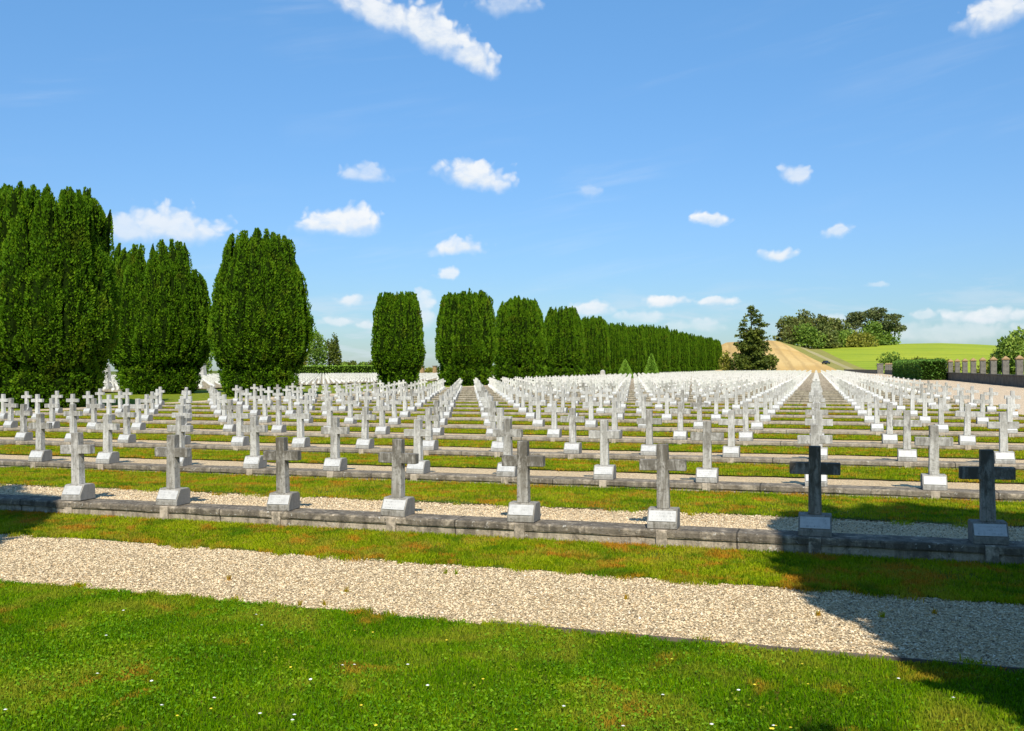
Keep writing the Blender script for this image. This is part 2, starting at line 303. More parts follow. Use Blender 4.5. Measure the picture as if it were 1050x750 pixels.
# ------------------------------------------------------------------ world, sun
SUN_AZ, SUN_EL = 20., 45.            # degrees from -Y towards +X, and above the horizon
def mk_world():
    w = bpy.data.worlds.new('World'); SC.world = w; w.use_nodes = True; nt = w.node_tree
    for n in list(nt.nodes): nt.nodes.remove(n)
    g = G(nt); out = g.n('OutputWorld'); bg = g.n('Background'); bg.inputs[1].default_value = SKY
    sky = g.n('TexSky', sky_type='NISHITA'); sky.sun_disc = False; sky.sun_elevation = rad(SUN_EL); sky.sun_rotation = rad(180-SUN_AZ)
    sky.altitude = 300; sky.air_density = 1.0; sky.dust_density = .35; sky.ozone_density = 2.2
    d = g.n('TexCoord').outputs['Generated']; sx = g.n('SeparateXYZ'); g.put(sx.inputs[0], d)
    az = g.math('ARCTAN2', sx.outputs[0], sx.outputs[1]); el = g.math('ARCSINE', sx.outputs[2])
    cv = g.n('CombineXYZ'); g.put(cv.inputs[0], az); g.put(cv.inputs[1], el); ae = cv.outputs[0]
    hs = g.n('HueSaturation'); g.put(hs.inputs['Color'], sky.outputs[0]); hs.inputs['Saturation'].default_value = 1.05; hs.inputs['Value'].default_value = 1.
    # lighten the low sky a little less than the model does
    base = g.mix(1., hs.outputs[0], g.ramp(g.math('MULTIPLY', el, 2.), [(0, SKYLO), (.28, SKYMID), (.8, SKYHI)]), 'MULTIPLY')
    # clouds: centres given as bearing / elevation, ragged by noise
    n1 = g.n('TexNoise'); g.put(n1.inputs['Vector'], g.scale(ae, (1., 1.25, 1.))); g.put(n1.inputs['Scale'], 20.); g.put(n1.inputs['Detail'], 3.); g.put(n1.inputs['Roughness'], .5)
    warp = g.vmath('MULTIPLY', g.vmath('SUBTRACT', n1.outputs['Color'], (.5, .5, .5)), (.030, .020, 0))
    n2 = g.n('TexNoise'); g.put(n2.inputs['Vector'], ae); g.put(n2.inputs['Scale'], 75.); g.put(n2.inputs['Detail'], 3.); g.put(n2.inputs['Roughness'], .6)
    warp = g.vmath('ADD', warp, g.vmath('MULTIPLY', g.vmath('SUBTRACT', n2.outputs['Color'], (.5, .5, .5)), (.008, .007, 0)))
    q = g.vmath('ADD', ae, warp)
    vb = g.n('TexVoronoi', feature='SMOOTH_F1'); g.put(vb.inputs['Vector'], q); g.put(vb.inputs['Scale'], 62.); vb.inputs['Smoothness'].default_value = .35
    vc = g.n('TexVoronoi', feature='SMOOTH_F1'); g.put(vc.inputs['Vector'], g.vmath('ADD', q, (.37, .11, 0))); g.put(vc.inputs['Scale'], 150.); vc.inputs['Smoothness'].default_value = .35
    puff = g.math('ADD', g.math('MULTIPLY_ADD', vb.outputs['Distance'], .72, -.30), g.math('MULTIPLY_ADD', vc.outputs['Distance'], .38, -.165))
    tot = None; sh = None
    for cx, cy, w_, h_, a_, tilt in CLOUDS:
        v = ray(cx, cy).normalized(); A = math.atan2(v.x, v.y); E = math.asin(v.z); k = 1/FPX
        c = q if tilt == 0 else q
        df = g.vmath('SUBTRACT', c, (A, E, 0))
        if tilt:
            mp = g.n('VectorRotate', rotation_type='Z_AXIS'); g.put(mp.inputs[0], df); mp.inputs['Angle'].default_value = rad(tilt); df = mp.outputs[0]
        df = g.vmath('MULTIPLY', df, (1/(w_*k*.92), 1/(h_*k*.98), 0))
        # flatter base: squash distances below the centre
        sp = g.n('SeparateXYZ'); g.put(sp.inputs[0], df)
        yy = g.math('MAXIMUM', sp.outputs[1], g.math('MULTIPLY', sp.outputs[1], -1.55))
        L = g.math('SQRT', g.math('ADD', g.math('MULTIPLY', sp.outputs[0], sp.outputs[0]), g.math('MULTIPLY', yy, yy)))
        L = g.math('ADD', L, g.math('MULTIPLY', puff, g.sm(sp.outputs[1], -.5, .2, .35, .95)))
        mk = g.math('MULTIPLY', g.sm(L, 1.12, g.sm(sp.outputs[1], -.6, .4, .08, .60)), a_)
        under = g.math('MULTIPLY', mk, g.sm(sp.outputs[1], .35, -.6))
        tot = mk if tot is None else g.math('MAXIMUM', tot, mk)
        sh = under if sh is None else g.math('MAXIMUM', sh, under)
    n3 = g.noise(g.scale(ae, (1., 1.7, 1.)), 42., 6, .6, .3)
    mask = g.math('MULTIPLY', tot, g.sm(n3, .25, .60, .62, .97))
    # thin high streaks
    st = g.n('VectorRotate', rotation_type='Z_AXIS'); g.put(st.inputs[0], ae); st.inputs['Angle'].default_value = rad(-9)
    n4 = g.noise(g.scale(st.outputs[0], (3.2, 30., 1.)), 1., 5, .6, .4); n5 = g.noise(ae, 4., 3, .5)
    thin = g.math('MULTIPLY', g.math('MULTIPLY', g.sm(n4, .5, .8), g.sm(n5, .4, .7)), .20)
    # low broken bank near the horizon
    n6 = g.noise(g.scale(ae, (9., 48., 1.)), 1., 6, .6, .5)
    band = g.math('MULTIPLY', g.sm(n6, .48, .68), g.math('MULTIPLY', g.sm(el, .105, .04), .50))
    col = g.mix(g.math('MULTIPLY', g.math('ADD', sh, g.sm(puff, -.2, .5, 0., .5)), .5, clamp=True), CLOUDLIT, CLOUDLOW)
    c = g.mix(thin, base, CLOUDLIT); c = g.mix(band, c, CLOUDBANK); c = g.mix(mask, c, col)
    g.put(bg.inputs[0], c); nt.links.new(bg.outputs[0], out.inputs[0])
    w.cycles.sampling_method = 'MANUAL'; w.cycles.sample_map_resolution = 512
SKY = .13
SKYLO, SKYMID, SKYHI = (.35, .44, .55), (.52, .66, .80), (.72, 1.02, 1.14)
CLOUDLIT = (5.7, 5.85, 6.0); CLOUDLOW = (4.1, 4.7, 5.3); CLOUDBANK = (4.3, 4.9, 5.5)
CLOUDS = [  # photo column, row, half-width, half-height, density, tilt
 (385, 14, 58, 22, .95, 20), (440, 36, 66, 26, 1., 24), (488, 64, 36, 20, 1., 20), (520, 8, 40, 16, .5, 0), (1026, 14, 46, 22, .95, -10),
 (377, 179, 34, 15, .62, 0), (487, 184, 48, 20, 1., 12), (180, 234, 60, 24, .85, 5), (132, 238, 40, 20, .7, 0), (350, 230, 54, 20, 1., -3), (471, 255, 38, 13, 1., 0), (457, 281, 16, 8, .8, 0),
 (728, 226, 27, 11, 1., 0), (818, 183, 20, 13, .75, 12), (857, 240, 17, 8, .7, -12), (800, 261, 20, 10, .95, 0), (683, 309, 32, 10, 1., 0), (738, 311, 22, 8, .85, 0),
 (606, 318, 30, 12, .9, 0), (358, 309, 16, 9, .8, 0), (345, 330, 22, 8, .6, 0), (374, 335, 16, 7, .6, 0), (436, 322, 12, 30, .7, 0), (1013, 328, 46, 11, .9, 0), (950, 323, 22, 7, .55, 0),
 (960, 343, 130, 13, .42, 0), (655, 325, 40, 10, .5, 0), (860, 330, 20, 10, .6, 0), (716, 336, 40, 9, .4, 0), (604, 198, 18, 10, .3, 0), (898, 291, 12, 5, .4, 0)]
mk_world()
sun = bpy.data.lights.new('sun', 'SUN'); sun.energy = 4.9; sun.angle = rad(.55); sun.color = (1., .935, .82)
suno = bpy.data.objects.new('sun', sun); COL.objects.link(suno)
sd = Vector((math.sin(rad(SUN_AZ))*math.cos(rad(SUN_EL)), -math.cos(rad(SUN_AZ))*math.cos(rad(SUN_EL)), math.sin(rad(SUN_EL))))
suno.rotation_euler = sd.to_track_quat('Z', 'Y').to_euler(); suno.location = sd*60
SC.view_settings.view_transform = 'Standard'; SC.view_settings.look = 'None'; SC.view_settings.exposure = .34; SC.view_settings.gamma = 1
SC.view_settings.use_curve_mapping = False
SC.cycles.use_denoising = True; SC.cycles.max_bounces = 6; SC.cycles.transparent_max_bounces = 8; SC.cycles.sample_clamp_indirect = 4

# ------------------------------------------------------------------ the cemetery grid
X0, Y0, DX, DY = -.0064, 9.534+.15, 1.5, 3.99     # cross of column 6 in row 0; spacing along the kerb / between kerbs
NROWS = 74; XL, XR = -31.2, 6.75                  # ends of the kerbs
ZK = -.115; ZF = -.17                                         # turf in front of a kerb
rowY = lambda k: Y0+DY*k
def wob(x, seed, amp=.05):
    s = 0
    for i, f in enumerate((.9, 2.3, 4.7, 9.1, 17.3)): s += math.sin(x*f+seed*(3.1+i*1.7)+i)/(1+i*.55)
    return s*amp*.5
def strip(name, ya, yb, za, zb, mat, xa=XL, xb=XR, seg=.12, seed=1, amp=(.0, .05), kind='structure', nz=1):
    """a long sheet; ya/yb are functions or numbers of x"""
    n = max(2, int((xb-xa)/seg)); V = []; F = []
    fa = ya if callable(ya) else (lambda x: ya); fb = yb if callable(yb) else (lambda x: yb)
    for i in range(n+1):
        x = xa+(xb-xa)*i/n
        a = fa(x)+(wob(x, seed, amp[0]) if amp[0] else 0); b = fb(x)+(wob(x, seed+5, amp[1]) if amp[1] else 0)
        for j in range(nz+1): t = j/nz; V.append((x, a+(b-a)*t, za+(zb-za)*t))
    k = nz+1
    for i in range(n):
        for j in range(nz): F.append((i*k+j, (i+1)*k+j, (i+1)*k+j+1, i*k+j+1))
    return V, F
def merge(parts):
    V = []; F = []
    for v, f in parts:
        o = len(V); V += v; F += [tuple(i+o for i in q) for q in f]
    return np.array(V), np.array(F)
def structure(name, parts, mat):
    V, F = merge(parts); o = link(name, np_mesh(name, V, F), M[mat] if isinstance(mat, str) else mat); o['kind'] = 'structure'; return o

# base plain to the horizon
structure('ground', [([(-6000, -400, -.34), (6000, -400, -.34), (6000, 9000, -.34), (-6000, 9000, -.34)], [(0, 1, 2, 3)])], 'plain')

# edges of the gravel walk in the foreground, as straight lines in the ground plane
def line2(pts, z):
    P = [ground_at(x, y, z) for x, y in pts]; n = len(P); mx = sum(p.x for p in P)/n; my = sum(p.y for p in P)/n
    s = sum((p.x-mx)*(p.y-my) for p in P)/sum((p.x-mx)**2 for p in P); return lambda x: my+s*(x-mx)
walk_far = line2([(0, 547), (350, 569), (700, 595), (833, 606), (1050, 618)], -.175)
walk_near = line2([(0, 599), (260, 618), (525, 641), (800, 668), (1050, 694)], -.17)
structure('gravel_path', [strip('g', lambda x: walk_near(x)-.15, lambda x: walk_far(x)+.25, -.185, -.185, None, -16, 7, .25, 3, (0, 0))], 'gravel')
structure('lawn', [strip('l', -3., walk_near, -.175, -.165, None, -16, 7, .05, 11, (0, .035), nz=3),
                   strip('l', walk_far, Y0-.16, -.18, ZF, None, -16, 7, .05, 21, (.06, 0), nz=2)], 'turf')
gs, ls, fs_, ds = [], [], [], []
for k in range(NROWS):
    y = rowY(k); sg = .06 if k < 8 else (.25 if k < 25 else 1.5); a = .07 if k < 25 else 0
    xa = -16. if k < 2 else XL
    dry = 15 <= k <= 36
    gs.append(strip('g', y+.165, y+1.75, -.035, -.055, None, xa, XR, sg, k, (0, 0)))
    t = strip('l', y+(1.28 if not dry else 2.3), y+DY-.165, -.030, ZK, None, xa, XR, sg, k+100, (a, 0), nz=2)
    (ls if k < 8 else (ds if dry else fs_)).append(t)
structure('gravel_strips', gs[:15]+gs[37:], 'gravel_strip'); structure('gravel_strips_dry', [strip('g', rowY(k)+.165, rowY(k)+2.5, -.035, -.05, None, XL, XR, 1.5, k, (0, 0)) for k in range(15, 37)], 'dry_strip')
structure('grass_strips', ls, 'turf'); structure('grass_strips_beyond', fs_, 'turf_far'); structure('grass_strips_dry', ds, 'turf_dry')
# gravel yard on the pillared wall's side, gravel walk and turf of the yew avenue
structure('gravel_yard', [strip('y', 12., 330., -.16, -.16, None, XR+.05, 16.6, 3., 0, (0, 0), nz=12)], 'yard')
structure('avenue_path', [([(-34.9, 5, -.15), (-31.3, 5, -.15), (-31.3, 420, -.15), (-34.9, 420, -.15)], [(0, 1, 2, 3)])], 'yard')
structure('avenue_lawn', [([(-55.5, 5, -.16), (-34.9, 5, -.16), (-34.9, 420, -.16), (-55.5, 420, -.16)], [(0, 1, 2, 3)])], 'turf_far')

# kerbs: moulded coping over a plain face
def kerb_mesh(xa, xb, fine):
    prof = [(-.150, -.26), (-.150, -.085), (-.166, -.078), (-.172, -.066), (-.172, -.020), (-.160, -.004), (-.140, 0), (.150, 0), (.165, -.012), (.165, -.26)]
    n = max(1, int((xb-xa)/(.25 if fine else 12))); V = []; F = []; m = len(prof)
    for i in range(n+1):
        x = xa+(xb-xa)*i/n
        for (y, z) in prof:
            jy, jz = ((random.random()-.5)*.006, (random.random()-.5)*.005) if fine else (0, 0)
            V.append((x, y+jy, z+(jz if z > -.2 else 0)))
    for i in range(n):
        for j in range(m-1): F.append((i*m+j, i*m+j+1, (i+1)*m+j+1, (i+1)*m+j))
    return V, [f[::-1] for f in F]
far_k = None
for k in range(NROWS):
    if k < 10: V, F = kerb_mesh(-17 if k < 2 else XL, 8. if k < 2 else XR, True); me = np_mesh('kerb', np.array(V), np.array(F))
    else:
        if far_k is None: V, F = kerb_mesh(XL, XR, False); far_k = np_mesh('kerb', np.array(V), np.array(F))
        me = far_k
    o = link('kerb', me, M['kerb'], None, (0, rowY(k), 0)); o['kind'] = 'structure'; wk = {0: .68, 1: .55, 2: .32, 3: .2}.get(k, .08); o.color = (wk, wk, wk, 1)

# ------------------------------------------------------------------ crosses
def m_plinth():
    bm = bmesh.new()
    prism(bm, [(-.135, 0), (-.135, .055), (-.128, .070), (-.066, .192), (-.052, .200), (.095, .200), (.122, .180), (.130, .158), (.130, 0)], -.152, .152, .006)
    return bm_mesh('plinth', bm)
def m_plate():
    bm = bmesh.new()
    a = Vector((-.1285, .071)); b = Vector((-.068, .189)); d = (b-a).normalized(); n = Vector((-d.y, d.x))
    a2 = a+d*.004; b2 = b-d*.012
    prism(bm, [tuple(a2+n*.002), tuple(a2+n*.009), tuple(b2+n*.009), tuple(b2+n*.002)], -.137, .137, .0015)
    return bm_mesh('nameplate', bm)
def m_lines():
    """engraved inscription lines: thin dark grooves proud of the plate by a hair"""
    bm = bmesh.new()
    a = Vector((-.1285, .071)); b = Vector((-.068, .189)); d = (b-a).normalized(); n = Vector((-d.y, d.x))
    a0 = a+d*.016+n*.0098; a1 = a+d*.021+n*.0098
    v = [bm.verts.new((x, p.x, p.y)) for x, p in ((-.158, a0), (.158, a0), (.158, a1), (-.158, a1))]; bm.faces.new(v)
    return bm_mesh('inscription', bm)
def m_up():
    bm = bmesh.new(); box(bm, -.062, .062, -.056, .056, .198, .862, .005, top=(.88, .9)); return bm_mesh('upright', bm)
def m_bar():
    bm = bmesh.new(); box(bm, -.234, .234, -.0475, .0475, .588, .702, .005); return bm_mesh('crossbar', bm)
def m_foot():
    bm = bmesh.new(); box(bm, -.09, .09, -.184, -.146, -.255, -.003, .004); return bm_mesh('footing', bm)
PL, PT, UPM, BAR, FT = m_plinth(), m_plate(), m_up(), m_bar(), m_foot()
for me, k in ((PL, 'plinth'), (PT, 'plate'), (UPM, 'cross'), (BAR, 'cross'), (FT, 'footing')): me.materials.append(M[k])
def join_mesh(name, items):
    bm = bmesh.new(); out = bpy.data.meshes.new(name)
    for i, me in enumerate(items):
        n0 = len(bm.faces); bm.from_mesh(me); bm.faces.ensure_lookup_table()
        for f in bm.faces[n0:]: f.material_index = i
        out.materials.append(me.materials[0])
    bm.to_mesh(out); bm.free(); return out
WHOLE = join_mesh('grave_cross', [PL, PT, UPM, BAR, FT])

proto = empty('grave_cross', (0, 0, 0))
link('plinth', PL, parent=proto); link('nameplate', PT, parent=proto.children[0])
link('upright', UPM, parent=proto); link('crossbar', BAR, parent=proto); link('footing', FT, parent=proto)
def copy_tree(o, parent=None):
    c = o.copy(); COL.objects.link(c)
    if parent is not None: c.parent = parent
    for ch in o.children: copy_tree(ch, c)
    return c
def walk(o):
    yield o
    for c in o.children: yield from walk(c)
WORD = ['the same column as', 'one', 'two', 'three', 'four', 'five', 'six', 'seven', 'eight', 'nine', 'ten', 'eleven', 'twelve', 'thirteen', 'fourteen', 'fifteen', 'sixteen', 'seventeen', 'eighteen',
        'nineteen', 'twenty', 'twenty-one', 'twenty-two', 'twenty-three', 'twenty-four']
ORD = ['front', 'second', 'third', 'fourth', 'fifth', 'sixth', 'seventh', 'eighth', 'ninth', 'tenth', 'eleventh', 'twelfth', 'thirteenth', 'fourteenth', 'fifteenth', 'sixteenth', 'seventeenth', 'eighteenth',
       'nineteenth', 'twentieth', 'twenty-first', 'twenty-second', 'twenty-third']
def cross_label(k, c):
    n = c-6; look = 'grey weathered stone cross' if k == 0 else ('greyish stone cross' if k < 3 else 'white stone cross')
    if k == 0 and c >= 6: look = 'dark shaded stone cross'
    if k == 0 and c == 0: look = 'grey weathered stone cross'
    kerb = '%s kerb' % ORD[k]
    if n == 0: return '%s, %s, in the column running to the farm track' % (look, kerb)
    return '%s, %s, %s places toward the %s from the farm-track column' % (look, kerb, WORD[abs(n)], 'yews' if n < 0 else 'pillared wall') if abs(n) > 1 else \
           '%s, %s, one place toward the %s from the farm-track column' % (look, kerb, 'yews' if n < 0 else 'pillared wall')
cands = []
for k in range(NROWS):
    for c in range(-15, 11):
        X = X0+DX*(c-6); Y = rowY(k)
        if X < XL+.4: continue
        if in_view(X, Y, .4, 14): cands.append((math.hypot(X, Y), k, c, X, Y))
        elif k > 3 and in_view(X, Y, .4, 90): cands.append((1e6, k, c, X, Y))
cands.sort()
first = True; far_c = []
for i, (d, k, c, X, Y) in enumerate(cands):
    if i >= 300 or d > 1e5: far_c.append((X, Y)); continue
    rz = random.gauss(0, .02); tl = random.gauss(0, .012), random.gauss(0, .012); dx, dy = random.gauss(0, .02), random.gauss(0, .006)
    if k <= 6:
        o = proto if first else copy_tree(proto); first = False
    else:
        o = link('grave_cross', WHOLE)
    o.location = (X+dx, Y+dy, .0015); o.rotation_euler = (tl[0], tl[1], rz); q = random.uniform(.985, 1.02); o.scale = (random.uniform(.98, 1.02), 1, q)
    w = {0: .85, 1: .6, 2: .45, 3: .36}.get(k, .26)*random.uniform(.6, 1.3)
    w = min(1., w+(.3 if random.random() < .08 else 0)); w = 1.25 if (k == 0 and c >= 6) else w  # front crosses under the yew: its shade is also painted into their colour
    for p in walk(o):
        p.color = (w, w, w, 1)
        if k == 0 and p.name.startswith('footing'): p.scale = (.62, 1, 1)
    tag(o, cross_label(k, c), 'cross', 'stone crosses standing in rows on the kerbs')
# far crosses in one object, a light mesh each
def low_cross():
    V = []; F = []
    def bx(x0, x1, y0, y1, z0, z1, t=1.):
        o = len(V); 
        for z, s in ((z0, 1), (z1, t)): V.extend([(x0*s, y0, z), (x1*s, y0, z), (x1*s, y1 if s == 1 else y1, z), (x0*s, y1, z)])
        F.extend([tuple(o+q for q in f) for f in ((0, 1, 5, 4), (1, 2, 6, 5), (2, 3, 7, 6), (3, 0, 4, 7), (4, 5, 6, 7))])
    bx(-.152, .152, -.135, .130, 0, .065); o = len(V)
    V.extend([(-.152, -.135, .065), (.152, -.135, .065), (.152, -.06, .198), (-.152, -.06, .198), (.152, .13, .198), (-.152, .13, .198), (.152, .13, .065), (-.152, .13, .065)])
    F.extend([tuple(o+q for q in f) for f in ((0, 1, 2, 3), (3, 2, 4, 5), (1, 6, 4, 2), (7, 0, 3, 5))])
    bx(-.062, .062, -.055, .055, .197, .862, .9); bx(-.234, .234, -.047, .047, .588, .702); bx(-.09, .09, -.184, -.16, -.2, -.003)
    return np.array(V), np.array(F)
LV, LF = low_cross()
def far_crosses(name, pts, z=0.):
    n = len(pts); P = np.array(pts); ang = RNG.normal(0, .02, n); ca, sa = np.cos(ang)[:, None], np.sin(ang)[:, None]
    tx = RNG.normal(0, .012, n)[:, None]
    x = LV[:, 0]*ca-LV[:, 1]*sa+LV[:, 2]*tx+P[:, :1]+RNG.normal(0, .02, n)[:, None]; y = LV[:, 0]*sa+LV[:, 1]*ca+P[:, 1:2]; zz = np.broadcast_to(LV[:, 2], x.shape)+z
    V = np.stack([x, y, zz], -1).reshape(-1, 3); F = (LF[None]+(np.arange(n)*len(LV))[:, None, None]).reshape(-1, 4)
    o = link(name, np_mesh(name, V, F), M['cross_far']); tag(o, kind='stuff'); return o
def mk_cross_far():
    m, nt, out = new_mat('cross_stone_far'); g = G(nt); p = g.pos(); r = g.n('NewGeometry').outputs['Random Per Island']; n = g.noise(p, 6., 4, .6)
    c = g.mix(g.sm(n, .4, .7), (.62, .595, .54), (.47, .45, .40)); c = g.mix(g.math('MULTIPLY', g.math('GREATER_THAN', r, .9), .4), c, (.30, .28, .25))
    g.put(out.inputs[0], g.bsdf(c, .8, None, .25)); return m
M['cross_far'] = mk_cross_far()
tag(far_crosses('distant_crosses', far_c), 'mass of white stone crosses filling the far rows of the cemetery', 'crosses')
# second section beyond the yew avenue, same grid
pts = []; kp = []
for k in range(2, 58):
    Y = rowY(k)
    for c in range(-100, -31):
        X = X0+DX*(c-6)
        if X > -56: continue
        a = math.degrees(math.atan2(-X, Y))
        if 16 < a < 48 and in_view(X, Y, .4, 30): pts.append((X, Y))
tag(far_crosses('crosses_beyond_the_avenue', pts, 0.), 'white stone crosses in the further section beyond the yew avenue', 'crosses')
structure('further_kerbs', [strip('k', rowY(k)-.165, rowY(k)+.165, 0, 0, None, -165, -56, 120, 0, (0, 0)) for k in range(2, 58)] +
          [strip('k', rowY(k)-.1651, rowY(k)-.165, -.17, 0, None, -165, -56, 120, 0, (0, 0)) for k in range(2, 58)], 'kerb')
structure('further_gravel', [strip('k', rowY(k)+.166, rowY(k)+1.4, -.03, -.04, None, -165, -56, 120, 0, (0, 0)) for k in range(2, 58)], 'gravel_strip')
structure('further_lawn', [strip('k', rowY(k)+1.4, rowY(k)+DY-.17, -.03, -.12, None, -165, -56, 120, 0, (0, 0)) for k in range(2, 58)], 'turf_far')
for o in bpy.data.objects:
    if o.name.startswith('further_kerbs'): o.color = (.15, .15, .15, 1)

# ------------------------------------------------------------------ foliage
def leaf_tris(P, D, L, W, wide=.0, rng=RNG):
    """one pointed leaf clump (2 triangles sharing an edge, folded) per point"""
    n = len(P); D = D/np.linalg.norm(D, axis=1, keepdims=True)
    R = rng.normal(size=(n, 3)); S = np.cross(D, R); S /= np.maximum(np.linalg.norm(S, axis=1, keepdims=True), 1e-6)
    N = np.cross(D, S)
    L = np.broadcast_to(np.asarray(L, float).reshape(-1, 1), (n, 1)); W = np.broadcast_to(np.asarray(W, float).reshape(-1, 1), (n, 1))
    a = P-D*L*.35; b = P+S*W*.5+N*W*.18; c = P+D*L*.65; d = P-S*W*.5+N*W*.18
    V = np.stack([a, b, c, d], 1).reshape(-1, 3); i = np.arange(n)[:, None]*4
    F = np.concatenate([i+np.array([[0, 1, 2]]), i+np.array([[0, 2, 3]])], 0)
    return V, F
def spindle(axis, rads, n=8):
    V = []; F = []
    for p, r in zip(axis, rads):
        for k in range(n): V.append((p[0]+r*math.cos(2*math.pi*k/n), p[1]+r*math.sin(2*math.pi*k/n), p[2]))
    for i in range(len(axis)-1):
        for k in range(n): F.append((i*n+k, i*n+(k+1)%n, (i+1)*n+(k+1)%n)); F.append((i*n+k, (i+1)*n+(k+1)%n, (i+1)*n+k))
    return np.array(V), np.array(F)
def yew_crown(H, R, seed, leaf=.26, dens=1., shoulder=1., lean=0., skirt_r=1., dips=(), lat=(1., 0.)):
    CLUMP = .32+leaf*1.2
    rng = np.random.default_rng(seed); Vs, Fs, cV, cF = [], [], [], []; no = [0]; nc = [0]
    ph = rng.uniform(0, 6.28, 4)
    prof = lambda t: np.interp(t, [0, .10, .2, .32, .5, .7, .88, 1.], [.86, .95, .99, 1., .97, .92, .85*shoulder, .76*shoulder])
    def add(V, F): Vs.append(V); Fs.append(F+no[0]); no[0] += len(V)
    def spire(th, rho, z0, z1, r0, skirt=False):
        if not skirt and z1 > .6*H:
            l = rho*(math.cos(th)*lat[0]+math.sin(th)*lat[1])
            for c_, w_, q_ in dips:
                if abs(l-c_) < w_: z1 -= q_*H
        m = 12; t = np.linspace(0, 1, m); Z = z0+(z1-z0)*t
        lob = 1+.07*math.sin(2*th+ph[0])+.05*math.sin(3*th+ph[1])
        if skirt: rr = np.interp(t, [0, .3, .7, 1], [.60, .71, .79, .73])*rho*R*lob*skirt_r
        else: rr = prof((Z-.18*H)/(.82*H))*rho*R*lob
        # keep the outside of the spire on the crown's profile
        if rho > .9: rr = rr-r0*(.85 if not skirt else .8)+(0 if skirt else rng.normal(0, .035*R))
        ax = np.stack([rr*np.cos(th)+lean*Z, rr*np.sin(th), Z], 1)
        ax[:, :2] += np.cumsum(rng.normal(0, .03, (m, 2)), 0)
        if skirt: rd = r0*np.interp(t, [0, .2, .55, .85, 1], [.75, 1, 1.05, .72, .15])
        else: rd = r0*np.interp(t, [0, .06, .35, .75, .93, 1], [.35, .95, 1.08, .9, .5, .06])
        v, f = spindle(ax, rd*.74); cV.append(v); cF.append(f+nc[0]); nc[0] += len(v)
        area = 2*math.pi*r0*(z1-z0)*.8; n = int(area*46*dens*(.26/leaf)**2)
        s = rng.uniform(0, 1, n)**.95; a = rng.uniform(0, 6.283, n)
        if rho > .9: a = th+rng.uniform(-1.9, 1.9, n)
        i = s*(m-1); i0 = np.clip(i.astype(int), 0, m-2); fr = (i-i0)[:, None]
        c = ax[i0]*(1-fr)+ax[i0+1]*fr; rr2 = np.interp(s, t, rd)
        bump = 1+rng.normal(0, .07, n)
        o = np.stack([np.cos(a), np.sin(a), np.zeros(n)], 1); P = c+o*(rr2*bump)[:, None]
        # clumpy surface: shoots gather in tufts with dark hollows between them
        f = 6.283/CLUMP; nz = (np.sin(P[:, 0]*f+ph[0]+np.interp(P[:, 2]/H, [.3, .6], [1.7, .5])*np.sin(P[:, 2]*f*.33))+np.sin(P[:, 1]*f*1.1+ph[1]+1.5*np.sin(P[:, 0]*f*.5))+np.sin(P[:, 2]*f*np.interp(P[:, 2]/H, [.2, .4, .65], [.8, .5, .16])+ph[2]+1.6*np.sin(P[:, 1]*f*.6+P[:, 0]*f*.37)))/3
        keep = nz+rng.normal(0, .14, n) > -.30
        P = P+o*(nz*.16*CLUMP/.5)[:, None]
        P, o, s, a, nz = P[keep], o[keep], s[keep], a[keep], nz[keep]; n = len(P)
        if skirt: upw = .45
        else: upw = np.interp(s, [0, .25, .6, 1], [.15, .55, 1.1, 1.7])[:, None]
        D = o*.75+np.array([0, 0, 1.])*upw+rng.normal(0, .38, (n, 3))
        L = leaf*rng.uniform(.75, 1.45, n); add(*leaf_tris(P, D, L, L*rng.uniform(.45, .75, n), rng=rng))
    no_ = int(30*max(.8, R/3.5))
    for i in range(no_):
        th = 6.283*(i+rng.uniform(-.25, .25))/no_; r0 = R*rng.uniform(.12, .175)
        spire(th, 1., H*rng.uniform(.14, .225), H*(.92+.04*math.sin(2*th+ph[2])+rng.uniform(-.06, .045)-(.14 if rng.random() < .12 else 0)), r0)
    for i in range(int(no_*.8)):                      # short bulging clumps low on the crown and between the spires
        th = rng.uniform(0, 6.283); z = H*rng.uniform(.19, .42); spire(th, 1.02, z, z+H*rng.uniform(.12, .24), R*rng.uniform(.10, .16))
    for rho, n in ((.76, 18), (.48, 12), (.18, 5)):
        for i in range(n):
            th = 6.283*(i+rng.uniform(-.3, .3))/n; spire(th, rho, H*.5, H*(.98+rng.uniform(-.05, .025)), R*rng.uniform(.085, .14))
    ns = int(17*R/3.5)
    for i in range(ns):
        th = 6.283*(i+rng.uniform(-.3, .3))/ns; spire(th, 1.0, -.25, H*rng.uniform(.16, .29), R*rng.uniform(.19, .27), True)
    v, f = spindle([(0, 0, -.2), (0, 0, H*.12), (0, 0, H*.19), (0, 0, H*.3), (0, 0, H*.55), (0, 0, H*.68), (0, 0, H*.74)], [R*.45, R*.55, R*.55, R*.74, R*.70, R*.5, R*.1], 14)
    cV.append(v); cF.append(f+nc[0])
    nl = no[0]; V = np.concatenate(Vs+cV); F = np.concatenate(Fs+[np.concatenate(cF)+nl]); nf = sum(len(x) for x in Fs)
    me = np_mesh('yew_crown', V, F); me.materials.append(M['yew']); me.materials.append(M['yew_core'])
    mi = np.zeros(len(F), dtype=np.int32); mi[nf:] = 1; me.polygons.foreach_set('material_index', mi); return me
